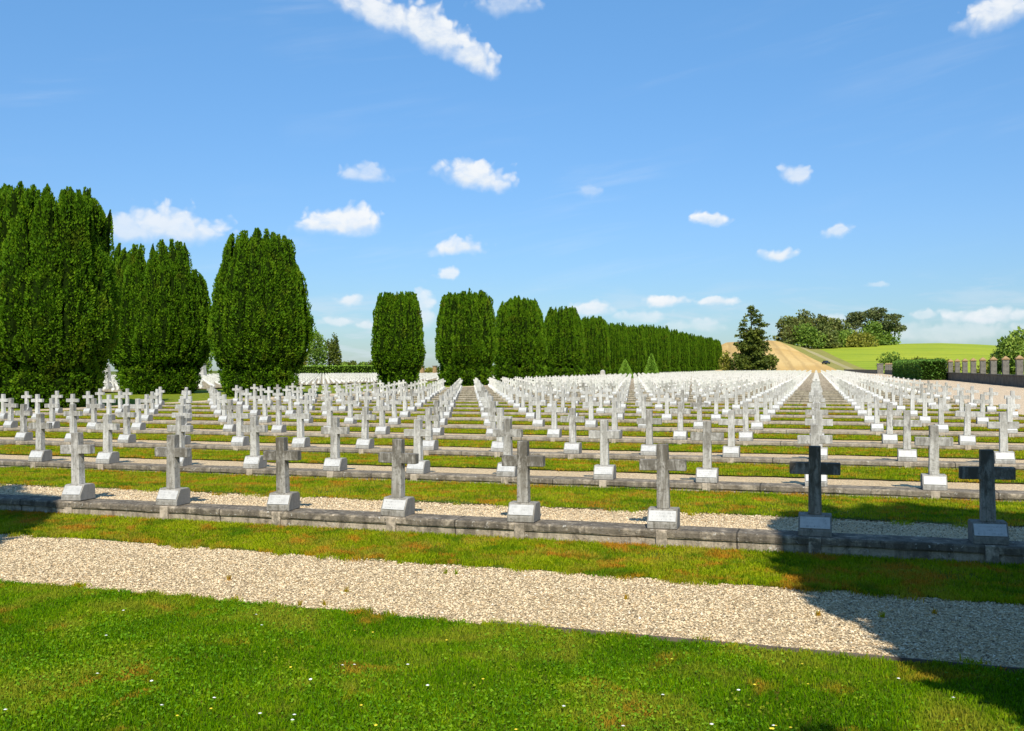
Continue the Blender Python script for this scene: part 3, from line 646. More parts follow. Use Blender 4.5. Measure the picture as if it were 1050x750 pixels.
def trunk_mesh(h, r, lean=(0, 0), limbs=(), n=8):
    bm = bmesh.new(); pts = [(lean[0]*t*h+math.sin(t*5)*r*.4, lean[1]*t*h, -.4+t*(h+.4)) for t in (0, .06, .3, .55, .8, 1)]
    tube(bm, pts, [r*1.5, r*1.1, r*.9, r*.72, r*.5, r*.25], n)
    for z, th, ln, up in limbs:
        t = (z+.4)/(h+.4); b = Vector((lean[0]*t*h, lean[1]*t*h, z)); d = Vector((math.cos(th), math.sin(th), up)).normalized()
        tube(bm, [b, b+d*ln*.5+Vector((0, 0, ln*.06)), b+d*ln], [r*.42, r*.28, r*.1], 5)
    return bm_mesh('trunk', bm, True)
XA = -37.2
def yew(X, Y, H, R, crown, label, s=(1, 1, 1), rz=0., z=-.17):
    e = empty('yew_tree', (X, Y, z), rz); e.scale = s
    link('crown', crown, parent=e); link('trunk', TRUNK_Y, M['bark'], e)
    return tag(e, label, 'tree', 'clipped yews along the avenue')
TRUNK_Y = trunk_mesh(3.2, .32, (0, 0), [(1.8, .3, 1.2, 1.), (2., 2.4, 1.2, 1.), (1.7, 4.4, 1.2, 1.)])
def photo_yew(xc, ytop, wpx, X, label, seed, leaf=.26, dens=1., shoulder=1., crown=None, rz=0., skirt=1., dips=()):
    b = bearing(xc); t = X/b.x; Y = b.y*t; zc = Vector((X, Y, 0)).dot(FWD)
    d = ray(xc, ytop); H = CAMZ+d.z/d.dot(FWD)*zc/1.0+.17; R = wpx*zc/FPX/2
    if crown is None: return yew(X, Y, H, R, yew_crown(H, R, seed, leaf, dens, shoulder, 0., skirt, dips, (b.y, -b.x)), label)
    me, H0, R0 = crown
    return yew(X, Y, H, R, me, label, (R/R0, R/R0, H/H0), rz)
photo_yew(42, 191, 138, XA, 'tallest clipped yew with a jagged flat top, first of the avenue', 11, .12, .8, 1.2)
photo_yew(162, 248, 94, -49.5, 'twin-topped clipped yew with a dark notch standing across the avenue', 12, .145, .8, 1.04, dips=((-.24, .10, .16), (-.62, .28, .035), (.86, .16, .17)))
photo_yew(266, 238, 93, XA, 'broad solitary barrel-shaped yew beside the white crosses', 13, .145, .8, .98, dips=((-.93, .14, .20), (.95, .12, .08)))
photo_yew(409, 299, 51, XA, 'narrow free-standing yew with sky on both sides', 14, .17, .85, 1.06)
photo_yew(478, 298, 60, XA, 'broad yew at the head of the long receding yew row', 15, .18, .85, 1.06, skirt=1.22)
crA = (yew_crown(10.8, 3.5, 21, .21, .9, 1.06, 0., 1.3), 10.8, 3.5); crB = (yew_crown(10.8, 3.5, 22, .21, .9, 1.03, 0., 1.3), 10.8, 3.5)
rest = [(534, 305, 54, 'second'), (578, 315, 41, 'third'), (609, 324, 31, 'fourth'), (631, 331, 25, 'fifth'), (649, 333, 24, 'sixth'), (664, 333, 20, 'seventh'), (677, 334, 19, 'eighth'),
        (689, 338, 17, 'ninth'), (699, 340, 16, 'tenth'), (708, 342, 15, 'eleventh'), (717, 344, 14, 'twelfth'), (726, 346, 14, 'thirteenth'), (734, 348, 13, 'last')]
for i, (x, yt, w, o_) in enumerate(rest):
    photo_yew(x, yt, w*1.0, XA, 'dark green yew, %s of the long receding yew row' % o_, 0, crown=(crA if i % 2 == 0 else crB), rz=i*1.3)

def crown_mesh(lobes, leaf, n_per, seed, mat, core=True, up=.35):
    """lobes: (x,y,z,rx,ry,rz); leaf clumps through each lobe's outer volume"""
    rng = np.random.default_rng(seed); Vs, Fs = [], []; o = 0
    tot = sum((a*b+b*c+a*c) for *_, a, b, c in lobes)
    for (x, y, z, a, b, c) in lobes:
        n = max(12, int(n_per*(a*b+b*c+a*c)/tot)); d = rng.normal(size=(n, 3)); d /= np.linalg.norm(d, axis=1, keepdims=True)
        r = rng.uniform(.55, 1.08, n)**.6*(1+.14*np.sin(d[:, 0]*5+seed)*np.cos(d[:, 2]*6+x)); P = np.array([x, y, z])+d*r[:, None]*np.array([a, b, c])
        D = d*.7+rng.normal(0, .6, (n, 3))+np.array([0, 0, up]); L = leaf*rng.uniform(.6, 1.5, n)
        V, F = leaf_tris(P, D, L, L*rng.uniform(.55, .95, n), rng=rng); Vs.append(V); Fs.append(F+o); o += len(V)
    me = np_mesh('crown', np.concatenate(Vs), np.concatenate(Fs)); me.materials.append(M[mat]); return me
def tree(name, label, loc, H, W, seed, mat, leaf, n, shape='round', group=None, trunk_r=None, cat='tree', clear=.12):
    rng = random.Random(seed); lobes = []; limbs = []
    e = empty(name, loc, 0)
    if shape == 'round':
        for i in range(9):
            th = rng.uniform(0, 6.28); rr = rng.uniform(.1, .55)*W/2; z = H*rng.uniform(clear+.2, .84); r = W*rng.uniform(.17, .28)*(1.15-.5*abs(z/H-.5))
            lobes.append((rr*math.cos(th), rr*math.sin(th), z, r, r, r*rng.uniform(.7, 1.)))
        lobes.append((0, 0, H*.86, W*.18, W*.18, H*.12)); lobes.append((0, 0, H*.55, W*.3, W*.3, H*.3))
        for i in range(5):
            th = i*1.3+rng.random(); lobes.append((W*.3*math.cos(th), W*.3*math.sin(th), H*(clear+.14), W*.17, W*.17, H*.13))
        limbs = [(H*rng.uniform(.25, .5), rng.uniform(0, 6.28), W*.3, .8) for _ in range(5)]; th_ = H*.75
    elif shape == 'pine':                                # clear leaning trunk, flat layered plates high up
        lx = rng.uniform(-.06, .06)
        for i in range(17):
            th = rng.uniform(0, 6.28); z = H*rng.uniform(.46, .95); rr = rng.uniform(.12, .5)*W/2*(1.25-.6*(z/H)); r = W*rng.uniform(.13, .22)
            lobes.append((rr*math.cos(th)+lx*z, rr*math.sin(th), z, r, r, H*.085)); limbs.append((z*.93, th, rr*1.1+.3, .45))
        lobes.append((lx*H, 0, H*.94, W*.22, W*.22, H*.06)); th_ = H*.92
    me = crown_mesh(lobes, leaf, n, seed, mat); link('crown', me, parent=e)
    link('trunk', trunk_mesh(th_, trunk_r or H*.018, (0, 0), limbs), M['bark'], e)
    return tag(e, label, cat, group)

# ------------------------------------------------------------------ hills behind
def hill_h(px, d):
    """height of the rolling ground by bearing (photo column) and distance"""
    crest = np.interp(px, [640, 720, 745, 790, 800, 830, 850, 930, 965, 1000, 1030, 1100, 1300], [4, 14, 25.5, 27., 26, 19.5, 20, 22, 22, 20.5, 18.5, 15, 10])
    dc = np.interp(px, [700, 800, 850, 1000, 1300], [560, 560, 600, 620, 640])
    z = (crest/FPX*dc+CAMZ); t = np.clip((d-345)/(dc-345), 0, 1); s = t*t*(3-2*t)*.55+t*.45
    fall = np.clip((d-dc)/900, 0, 1); return -.30+s*(z+.3)*(1-fall*.8)
def hill_sheet(name, fa, fb, mat, nu=30, d0=338, d1=1300, dz=0.):
    ds_ = np.concatenate([np.linspace(d0, 620, 40), np.linspace(640, d1, 10)]); V = []; F = []
    for d in ds_:
        a, b = fa(d), fb(d)
        for j in range(nu+1):
            px = a+(b-a)*j/nu; p = at(px, d); V.append((p.x, p.y, float(hill_h(px, d))+dz))
    k = nu+1
    for i in range(len(ds_)-1):
        for j in range(nu): F.append((i*k+j, i*k+j+1, (i+1)*k+j+1, (i+1)*k+j))
    o = link(name, np_mesh(name, np.array(V), np.array(F), True), mat); o['kind'] = 'structure'; return o
B = lambda ds_, xs: (lambda d: float(np.interp(d, ds_, xs)))
b0 = lambda d: 620.; b1 = B([338, 400, 470, 560, 1300], [868, 850, 828, 792, 770]); b2 = B([338, 400, 470, 560, 1300], [879, 862, 839, 814, 800])
b3 = B([338, 400, 470, 560, 1300], [888, 868, 845, 820, 806]); b4 = B([338, 400, 470, 560, 1300], [902, 878, 856, 836, 830]); b5 = lambda d: 1320.
M['stubble'] = mk_field('stubble', (.60, .42, .17), (.52, .33, .11), (.42, .28, .11), tuple(bearing(740).cross(Vector((0, 0, 1)))), 1.1)
M['crop'] = mk_field('crop', (.34, .38, .03), (.26, .33, .025), (.20, .27, .025), tuple(bearing(1000)), .5)
M['track'] = mk_field('track', (.40, .34, .17), (.34, .29, .14), (.26, .25, .09), (1, 0, 0))
M['verge'] = mk_field('verge', (.22, .22, .05), (.28, .25, .07), (.15, .17, .03), (1, 0, 0))
hill_sheet('stubble_field', b0, b1, M['stubble'], 40); hill_sheet('verge', b1, b2, M['verge'], 6); hill_sheet('farm_track', b2, b3, M['track'], 6)
hill_sheet('verge', b3, b4, M['verge'], 6); hill_sheet('green_field', b4, b5, M['crop'], 60)
hz = lambda px, d: float(hill_h(px, d))
def on_hill(px, d): p = at(px, d); p.z = hz(px, d)-.1; return p

# the wood on the hill: ten trees one can tell apart and the shrubs at their feet
def wood(name, px, d, ytop, wpx, shape, mat, label, seed, n=2600, leaf=1.15, clear=.05):
    p = on_hill(px, d); zt = CAMZ+(ray(px, ytop).z/ray(px, ytop).dot(FWD))*p.dot(FWD); H = zt-p.z
    tree(name, label, p, H, wpx*d/FPX, seed, mat, leaf, n, shape, 'trees of the hilltop wood', clear=clear)
wood('broadleaf_tree', 808, 560, 325, 30, 'round', 'leaf_olive', 'dark olive tree at the stubble-field end of the hilltop wood', 1)
wood('broadleaf_tree', 824, 575, 317, 34, 'round', 'leaf_olive', 'tall rounded olive-brown tree, highest of the wood by the stubble field', 2, 3200)
wood('broadleaf_tree', 842, 570, 322, 28, 'round', 'leaf_olive', 'olive tree in the middle of the denser half of the hilltop wood', 3)
wood('broadleaf_tree', 858, 575, 326, 26, 'round', 'leaf_olive', 'narrow olive tree before the sky gap in the hilltop wood', 4, 1800)
wood('broadleaf_tree', 829, 545, 336, 34, 'round', 'leaf_green', 'paler green tree low at the front of the hilltop wood', 5, 2200)
wood('broadleaf_tree', 813, 548, 336, 28, 'round', 'leaf_olive', 'low brownish tree on the edge of the hilltop wood above the track', 15, 2000)
wood('broadleaf_tree', 848, 550, 338, 30, 'round', 'leaf_olive', 'low dark tree under the middle of the hilltop wood', 16, 2000)
wood('pine_tree', 877, 590, 320, 36, 'pine', 'leaf_pine', 'tall pine with a flat crown just after the sky gap', 6, 2600, .95)
wood('pine_tree', 901, 590, 316, 40, 'pine', 'leaf_pine', 'tallest broad-topped pine above the green field', 7, 2800, .95)
wood('pine_tree', 917, 585, 323, 40, 'pine', 'leaf_pine', 'leaning pine with bare trunk at the green-field end of the wood', 8, 2800, .95)
wood('broadleaf_tree', 894, 575, 329, 28, 'round', 'leaf_green', 'bright green tree among the pine trunks', 9, 2200)
wood('broadleaf_tree', 871, 570, 338, 30, 'round', 'leaf_green', 'small green tree at the foot of the first pine', 10, 1800)
wood('broadleaf_tree', 908, 580, 342, 28, 'round', 'leaf_green', 'dark bushy tree below the leaning pine', 11, 1800)
wood('broadleaf_tree', 884, 560, 344, 34, 'round', 'leaf_yellow', 'low yellow-green bush at the edge of the green field', 12, 1600)
wood('broadleaf_tree', 858, 562, 344, 28, 'round', 'leaf_green', 'low green bush in the middle of the wood edge', 13, 1500)

# lone conifer at the end of the crosses
def conifer(px, d, ytop, wpx, label):
    p = at(px, d, -.2); zt = CAMZ+(ray(px, ytop).z/ray(px, ytop).dot(FWD))*p.dot(FWD); H = zt+.2; R = wpx*d/FPX/2; rng = np.random.default_rng(5)
    e = empty('conifer_tree', p); Vs, Fs = [], []; o = 0; limbs = []
    tiers = 30
    for i in range(tiers):
        t = (i+.5)/tiers; z = H*(.02+.97*t)
        r = R*np.interp(t, [0, .12, .35, .55, .70, .78, .88, 1], [.95, 1., .92, .86, .92, .80, .45, .06])
        nb = 9 if t < .62 else 5
        for j in range(nb):
            th = 6.283*j/nb+i*1.1+rng.normal(0, .25); rb = r*rng.uniform(.55, 1.15)
            if rng.random() < (.45 if t > .55 else .22): continue
            m = int(rb*22)+8 if t < .5 else int(rb*17)+6; s = rng.uniform(.12, 1, m) if t < .62 else rng.uniform(.3, 1, m)**.7
            c = np.stack([np.cos(th)*rb*s, np.sin(th)*rb*s, z-rb*.12*s+rb*.10*s**3], 1)
            P = c+rng.normal(0, 1, (m, 3))*np.array([.4, .4, .3]); D = np.stack([np.cos(th)+0*s, np.sin(th)+0*s, -.1+0*s], 1)+rng.normal(0, .6, (m, 3))
            L = .75*rng.uniform(.6, 1.4, m); V, F = leaf_tris(P, D, L, L*.6, rng=rng); Vs.append(V); Fs.append(F+o); o += len(V)
            if i % 2 == 0: limbs.append((z, th, rb*.8, -.08))
    me = np_mesh('crown', np.concatenate(Vs), np.concatenate(Fs)); me.materials.append(M['leaf_spruce']); link('crown', me, parent=e)
    link('trunk', trunk_mesh(H*.97, .32, (0, 0), limbs), M['bark'], e)
    return tag(e, label, 'tree')
conifer(771, 318, 313, 34, 'tall dark lone conifer at the end of the cross rows')
def shrub(name, px, d, ytop, wpx, mat, label, seed, n=900, leaf=.5, group=None, z=-.2, cat='shrub', depth=1.):
    p = at(px, d, z); zt = CAMZ+(ray(px, ytop).z/ray(px, ytop).dot(FWD))*p.dot(FWD); H = zt-z; W = wpx*d/FPX; rng = random.Random(seed)
    lob = [(rng.uniform(-.3, .3)*W, rng.uniform(-.25, .25)*W*depth, H*rng.uniform(.25, .7), W*.24, W*.24*depth, H*.28) for _ in range(8)]+[(0, 0, H*.4, W*.36, W*.3*depth, H*.4), (0, 0, H*.72, W*.2, W*.2*depth, H*.26)]
    e = empty(name, p); link('crown', crown_mesh(lob, leaf, n, seed, mat), parent=e)
    link('trunk', trunk_mesh(H*.6, max(.05, H*.02), (0, 0), [(H*.3, .5, W*.2, 1), (H*.35, 2.8, W*.2, 1)]), M['bark'], e)
    return tag(e, label, cat, group)
shrub('shrub', 745, 325, 359, 15, 'leaf_yellow', 'yellowish bush between the yew row and the lone conifer', 31, 900, .7)
shrub('shrub', 789, 322, 363, 18, 'leaf_spruce', 'dark bush at the foot of the lone conifer', 32, 900, .7)
shrub('shrub', 758, 315, 365, 20, 'leaf_spruce', 'low dark bush on the yew side of the lone conifer', 33, 900, .7)
for i, (px, w) in enumerate(((700, 60), (812, 44), (850, 40))):
    pass
# car on the farm track
def car(px, d):
    p = at(px, d); p.z = hz(px, d); e = empty('parked_car', p, rad(62))
    bm = bmesh.new(); prism(bm, [(-.85, .32), (-.85, .80), (-.70, .95), (.70, .95), (.85, .80), (.85, .32)], -2.1, 2.1, .06); prism(bm, [(-.72, .94), (-.60, 1.48), (.60, 1.48), (.72, .94)], -1.5, .9, .05)
    link('body', bm_mesh('body', bm), mk_flat('car_paint', (.025, .027, .032), .3, .6), e)
    gl = mk_flat('car_glass', (.02, .025, .03), .08, .6); ty = mk_flat('tyre', (.02, .02, .02), .8)
    for x in (-1.3, 1.3):
        for y in (-.86, .86):
            bm = bmesh.new(); bmesh.ops.create_cone(bm, cap_ends=True, segments=16, radius1=.33, radius2=.33, depth=.22, matrix=Matrix.Translation((x, y, .33)) @ Matrix.Rotation(rad(90), 4, 'X'))
            link('wheel', bm_mesh('wheel', bm), ty, e)
    for s in (-1, 1):
        bm = bmesh.new(); v = [bm.verts.new(q) for q in ((-1.35, s*.725, 1.0), (.75, s*.725, 1.0), (.72, s*.635, 1.40), (-1.3, s*.635, 1.40))]; bm.faces.new(v); link('side_window', bm_mesh('w', bm), gl, e)
    bm = bmesh.new(); box(bm, .905, .925, -.56, .56, 1.0, 1.42); link('windscreen', bm_mesh('w', bm), gl, e)
    return tag(e, 'small dark car parked on the farm track below the wood', 'car')
car(847, 415)

# ------------------------------------------------------------------ wall with pillars, hedges, piers
XW = 17.0
wl = empty('pillared_wall', (XW, 60, 0)); tag(wl, 'long low grey wall carrying a row of square stone pillars', 'wall')
bm = bmesh.new(); box(bm, -.25, .25, -2, 200, -.3, .78, .01); link('wall_base', bm_mesh('wall_base', bm), M['wall'], wl)
bm = bmesh.new(); box(bm, -.31, .31, -2.05, 200.05, .783, .87, .02); link('coping', bm_mesh('coping', bm), M['wall'], wl)
pm = bmesh.new(); box(pm, -.27, .27, -.27, .27, .873, 2.25, .015); PMESH = bm_mesh('pillar', pm)
cm = bmesh.new(); box(cm, -.33, .33, -.33, .33, 2.253, 2.36, .01); box(cm, -.31, .31, -.31, .31, 2.363, 2.62, 0, (.12, .12)); CMESH = bm_mesh('cap', cm)
for i in range(30):
    y = 26.4-2*6.35+i*6.35-.6
    if y > 199: break
    p = link('pillar', PMESH, M['pillar'], wl, (0, y, 0)); link('cap', CMESH, M['cap'], p)
for px, d, lab in ((902.5, 268, 'square stone gate pier on the conifer side of the gap'), (912.5, 263, 'square stone gate pier next to the clipped hedge')):
    p = at(px, d, -.2); e = empty('gate_pier', p); bm = bmesh.new(); box(bm, -.75, .75, -.75, .75, 0, 2.6, .03); link('shaft', bm_mesh('shaft', bm), M['pillar'], e)
    bm = bmesh.new(); box(bm, -.85, .85, -.85, .85, 2.603, 2.8, .02); link('cap', bm_mesh('cap', bm), M['pillar'], e); tag(e, lab, 'pier', 'gate piers')
w2 = empty('end_wall', at(900, 270, -.2)); q = at(866, 330, -.2)-at(900, 270, -.2); ln = q.length; w2.rotation_euler = (0, 0, math.atan2(q.y, q.x))
bm = bmesh.new(); box(bm, 0, ln, -.2, .2, 0, 1.0, .02); link('wall_base', bm_mesh('wall_base', bm), M['pillar'], w2)
bm = bmesh.new(); box(bm, -.05, ln+.05, -.26, .26, 1.003, 1.12, .02); link('coping', bm_mesh('coping', bm), M['pillar'], w2)
tag(w2, 'low pale wall running from the gate pier below the green field', 'wall')

def hedge(name, x0, x1, y0, y1, h, label, mat='hedge', leaf=.22, dens=26, seed=3, loc=(0, 0, -.2), rz=0., lump=.0, cat='hedge'):
    rng = np.random.default_rng(seed); Vs, Fs = [], []; o = 0; P = []; Nn = []
    def face(n, f): 
        a, b = rng.uniform(0, 1, n), rng.uniform(0, 1, n); p, nn = f(a, b); P.append(p); Nn.append(np.broadcast_to(nn, p.shape))
    lx, ly = x1-x0, y1-y0; one = lambda a: a*0+1
    face(int(lx*h*dens), lambda a, b: (np.stack([x0+a*lx, y0*one(a), b*h], 1), (0, -1, .3))); face(int(ly*h*dens), lambda a, b: (np.stack([x0*one(a), y0+a*ly, b*h], 1), (-1, 0, .3)))
    face(int(lx*ly*dens), lambda a, b: (np.stack([x0+a*lx, y0+b*ly, h*one(a)], 1), (0, 0, 1))); face(int(ly*h*dens*.5), lambda a, b: (np.stack([x1*one(a), y0+a*ly, b*h], 1), (1, 0, .3)))
    P = np.concatenate(P); N = np.concatenate(Nn); s = np.sin(P[:, 1]*1.4)*lump+np.sin(P[:, 0]*1.9+P[:, 1])*lump*.5; P = P+N*(s+rng.normal(0, .06, len(P)))[:, None]
    L = leaf*rng.uniform(.7, 1.5, len(P)); V, F = leaf_tris(P, N+rng.normal(0, .6, P.shape), L, L*.7, rng=rng)
    e = empty(name, loc, rz); me = np_mesh('foliage', V, F); me.materials.append(M[mat]); link('foliage', me, parent=e)
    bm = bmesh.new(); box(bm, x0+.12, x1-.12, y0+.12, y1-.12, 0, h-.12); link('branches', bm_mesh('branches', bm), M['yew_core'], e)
    return tag(e, label, cat)
hedge('clipped_hedge', 13.5, 16.6, 137, 186, 2.68, 'dark green clipped block hedge standing before the end of the pillared wall', 'hedge', .26, 22, 3, (0, 0, -.2), 0., .10)
# long hedge closing the far section, and trees over it
pa, pb = at(283, 262, -.2), at(392, 262, -.2); q = pb-pa
hedge('clipped_hedge', 0, q.length, 0, 1.6, 2.95, 'long straight hedge behind the further crosses, seen between the yews', 'topiary', .35, 12, 4, pa, math.atan2(q.y, q.x))
shrub('broadleaf_tree', 324, 285, 336, 24, 'leaf_green', 'yellow-green tree behind the long hedge, beside the solitary yew', 41, 2200, .6, None, -.2, 'tree')
shrub('broadleaf_tree', 343, 292, 340, 19, 'leaf_spruce', 'darker pointed tree behind the long hedge, further from the solitary yew', 42, 1800, .6, None, -.2, 'tree')
shrub('broadleaf_tree', 309, 285, 350, 18, 'leaf_yellow', 'pale bushy tree just showing past the solitary yew', 43, 1500, .6, None, -.2, 'tree')
shrub('broadleaf_tree', 210, 215, 345, 20, 'leaf_green', 'light green tree seen in the gap between two big yews', 44, 1800, .5, None, -.2, 'tree')
shrub('broadleaf_tree', 106, 190, 362, 14, 'leaf_yellow', 'yellow-green bush seen in the narrow gap beside the tallest yew', 45, 900, .4)
for i, (px, yt, w) in enumerate(((360, 370, 18), (371, 371, 14), (380, 370, 16), (352, 371, 16))):
    shrub('distant_tree', px, 640, yt, w, 'leaf_spruce' if i % 2 == 0 else 'leaf_green', ['low dark distant tree over the hedge', 'small distant tree in the middle above the hedge', 'distant tree touching the narrow yew', 'pale distant tree next to the darker pointed tree'][i], 50+i, 500, 1.3, None, -.3, 'tree', .6)
shrub('shrub', 440, 240, 377, 14, 'leaf_yellow', 'ochre bush between two posts in the gap after the narrow yew', 46, 500, .4)
for px, lab in ((433, 'brown stone post beside the narrow free-standing yew'), (446, 'brown stone post beside the head of the yew row')):
    p = at(px, 236, -.2); e = empty('gate_post', p); bm = bmesh.new(); box(bm, -.45, .45, -.45, .45, 0, 2.6, .02); link('shaft', bm_mesh('shaft', bm), M['cap'], e)
    bm = bmesh.new(); box(bm, -.55, .55, -.55, .55, 2.603, 2.8, .02); link('cap', bm_mesh('cap', bm), M['pillar'], e); tag(e, lab, 'post', 'posts at the end of the further section')
# pale steles seen in the gaps
def stele(px, d, ytop, w, label, z=-.17, name='stone_stele'):
    p = at(px, d, z); zt = CAMZ+(ray(px, ytop).z/ray(px, ytop).dot(FWD))*p.dot(FWD); H = zt-z; e = empty(name, p)
    bm = bmesh.new(); box(bm, -w*1.6, w*1.6, -w*1.2, w*1.2, 0, H*.16, .02); link('plinth', bm_mesh('plinth', bm), M['pale'], e)
    bm = bmesh.new(); box(bm, -w, w, -w*.7, w*.7, H*.16+.002, H*.86, .02, (.72, .72)); box(bm, -w*.8, w*.8, -w*.56, w*.56, H*.862, H, .02, (.3, .3)); link('shaft', bm_mesh('shaft', bm), M['pale'], e)
    return tag(e, label, 'stele')
stele(109, 98, 372, .42, 'tapering pale stone stele in the gap beside the tallest yew'); stele(207, 190, 371, .8, 'pale stone monument in the gap between two big yews')
stele(618, 150, 379.5, .45, 'white stone marker showing above the crosses before the yew row')
# two clipped cones
def cone(px, d, ytop, wpx, label, seed):
    p = at(px, d, -.17); zt = CAMZ+(ray(px, ytop).z/ray(px, ytop).dot(FWD))*p.dot(FWD); H = zt+.17; R = wpx*d/FPX/2; rng = np.random.default_rng(seed); n = 5200
    t = 1-np.sqrt(rng.uniform(0, 1, n)); a = rng.uniform(0, 6.283, n); r = R*(1-t)**.92+.02; P = np.stack([r*np.cos(a), r*np.sin(a), t*H], 1)+rng.normal(0, .05, (n, 3))
    D = np.stack([np.cos(a), np.sin(a), .6+0*a], 1)+rng.normal(0, .5, (n, 3)); L = .22*rng.uniform(.6, 1.4, n); V, F = leaf_tris(P, D, L, L*.7, rng=rng); e = empty('topiary_cone', p)
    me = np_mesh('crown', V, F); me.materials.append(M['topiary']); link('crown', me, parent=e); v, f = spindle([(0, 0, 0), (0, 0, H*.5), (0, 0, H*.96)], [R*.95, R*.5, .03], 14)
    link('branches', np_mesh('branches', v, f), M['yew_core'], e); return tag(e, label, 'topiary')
cone(641, 160, 369, 17, 'clipped cone bush, blunter one of the pair before the yew row', 61); cone(668, 165, 362.5, 16, 'clipped cone bush, taller and sharper one of the pair before the yew row', 62)
# beyond the pillared wall
shrub('broadleaf_tree', 1045, 118, 336, 46, 'leaf_green', 'bushy green tree behind the pillared wall at the photo edge', 71, 5200, .34, None, -.3, 'tree')
shrub('shrub', 917, 290, 361, 30, 'leaf_green', 'rounded green bush on the field beyond the gate piers', 72, 1100, .6)
shrub('shrub', 942, 240, 366, 34, 'leaf_yellow', 'yellow-green bush showing over the clipped hedge', 73, 1100, .5)
shrub('shrub', 968, 200, 366.5, 30, 'leaf_yellow', 'low yellowish bush behind the end of the clipped hedge', 74, 1000, .45)
shrub('shrub', 1012, 150, 370, 24, 'leaf_yellow', 'low yellowish bush seen between the wall pillars', 75, 900, .35)
shrub('shrub', 1026, 135, 366, 20, 'leaf_green', 'green bush between the pillars beside the bushy tree', 76, 900, .35)

# trees standing just outside the picture, whose shade falls across the walk
SHADE = (yew_crown(7.4, 2.3, 81, .2, .9, .9), 7.4, 2.3)
def shade_yew(X, Y, H, R, label, rz=0.):
    yew(X, Y, H, R, SHADE[0], label, (R/SHADE[2], R/SHADE[2], H/SHADE[1]), rz)
SHADES = [(4.12, 3.3, 8.85, 2.3, 'yew beside the camera shading the gravel walk and the dark crosses'), (-8.7, 2.6, 7.6, 2.1, 'yew outside the view shading the far end of the front kerb'),
          (2.9, -2.2, 6.85, 1.4, 'slim yew behind the camera shading the near lawn')]
for i, s in enumerate(SHADES): shade_yew(*s, rz=i*2.)

# ------------------------------------------------------------------ grass blades, daisies and loose pebbles
def blades(name, P, h, w, mat, seed, bend=.5):
    rng = np.random.default_rng(seed); n = len(P); a = rng.uniform(0, 6.283, n); th = rng.uniform(0, 6.283, n)
    h = h*rng.uniform(.5, 1.35, n)[:, None]; w = w*rng.uniform(.7, 1.3, n)[:, None]
    S = np.stack([np.cos(a), np.sin(a), 0*a], 1); B_ = np.stack([np.cos(th), np.sin(th), 0*a], 1)*rng.uniform(.1, 1., n)[:, None]*bend; Z = np.array([0, 0, 1.])
    p0, p1 = P-S*w*.5, P+S*w*.5; m = P+Z*h*.6+B_*h*.35; p2, p3 = m-S*w*.42, m+S*w*.42; tp = P+Z*h*(1-.25*np.linalg.norm(B_, axis=1, keepdims=True))+B_*h
    V = np.stack([p0, p1, p2, p3, tp], 1).reshape(-1, 3); i = np.arange(n)[:, None]*5
    F = np.concatenate([i+np.array([[0, 1, 3]]), i+np.array([[0, 3, 2]]), i+np.array([[2, 3, 4]])], 0)
    o = link(name, np_mesh(name, V, F), M[mat]); tag(o, kind='stuff'); return o
def field_noise(P, f, seed):
    x, y = P[:, 0]*f, P[:, 1]*f; return (np.sin(x*1.3+seed)+np.sin(y*1.7+seed*2)+np.sin((x+y)*2.3+seed*3)*.7+np.sin((x-y)*3.1-seed)*.6)/3.3
def scatter(n, x0, x1, fy0, fy1, fz, seed, mx=330, thin=0.):
    rng = np.random.default_rng(seed); x = rng.uniform(x0, x1, n); y0 = fy0(x); y1 = fy1(x); y = y0+(y1-y0)*rng.uniform(0, 1, n); P = np.stack([x, y, fz(x, y, y0, y1)], 1)
    P = P[view_mask(P, mx, 120)]
    if thin: P = P[field_noise(P, 2.1, seed)+rng.normal(0, .3, len(P)) > -1+thin]
    return P
wn = lambda x: walk_near(x)+np.array([wob(v, 16, .035) for v in x]) if len(x) < 5 else walk_near(x)+.02*np.sin(x*9.)+.015*np.sin(x*23.)+.01*np.sin(x*51)
P = scatter(430000, -8.5, 4.2, lambda x: 0*x+2.6, wn, lambda x, y, a, b: -.172+0*x, 1)
blades('grass', P, .036, .0058, 'grass', 1, .9)
wf = lambda x: walk_far(x)+.05*np.sin(x*4.1)+.03*np.sin(x*11.)+.02*np.sin(x*31)
P = scatter(165000, -13.8, 4.2, wf, lambda x: 0*x+Y0-.155, lambda x, y, a, b: -.178+0*x, 2, 330, .25)
blades('grass', P, .042, .0075, 'grass_strip', 2, .9)
for k in range(0, 9):
    y = rowY(k); L = {0: 120000, 1: 105000, 2: 90000}.get(k, 60000); s = 1+.28*k
    P = scatter(L, max(XL, -14-4.3*k), 5.+.3*k, lambda x: y+1.30+.07*np.sin(x*2.3+k)+.04*np.sin(x*7.+k)+.03*np.sin(x*19.), lambda x: 0*x+y+DY-.16, lambda x, yy, a, b: -.035-.08*(yy-y-1.3)/(DY-1.46), 10+k, 150, .2)
    blades('grass', P, .036+.003*k, .0085*s, 'grass_strip', 30+k, .9)
def tufts(pts, seed, z=-.175):
    rng = np.random.default_rng(seed); out = []
    for x, y, r in pts: q = rng.normal(0, r, (int(2600*r), 3)); q[:, 2] = 0; out.append(q+np.array([x, y, z]))
    return np.concatenate(out)
rt = random.Random(9); tp = []
for i in range(70): x = rt.uniform(-12, 3.4); tp.append((x, walk_far(x)-rt.uniform(-.05, .10), rt.uniform(.02, .07)))
for i in range(46): x = rt.uniform(-6, 2.6); tp.append((x, walk_near(x)+rt.uniform(-.04, .07), rt.uniform(.015, .05)))
for i in range(26): x = rt.uniform(-12, 3.4); t = rt.random(); tp.append((x, walk_near(x)*t+walk_far(x)*(1-t), .008))
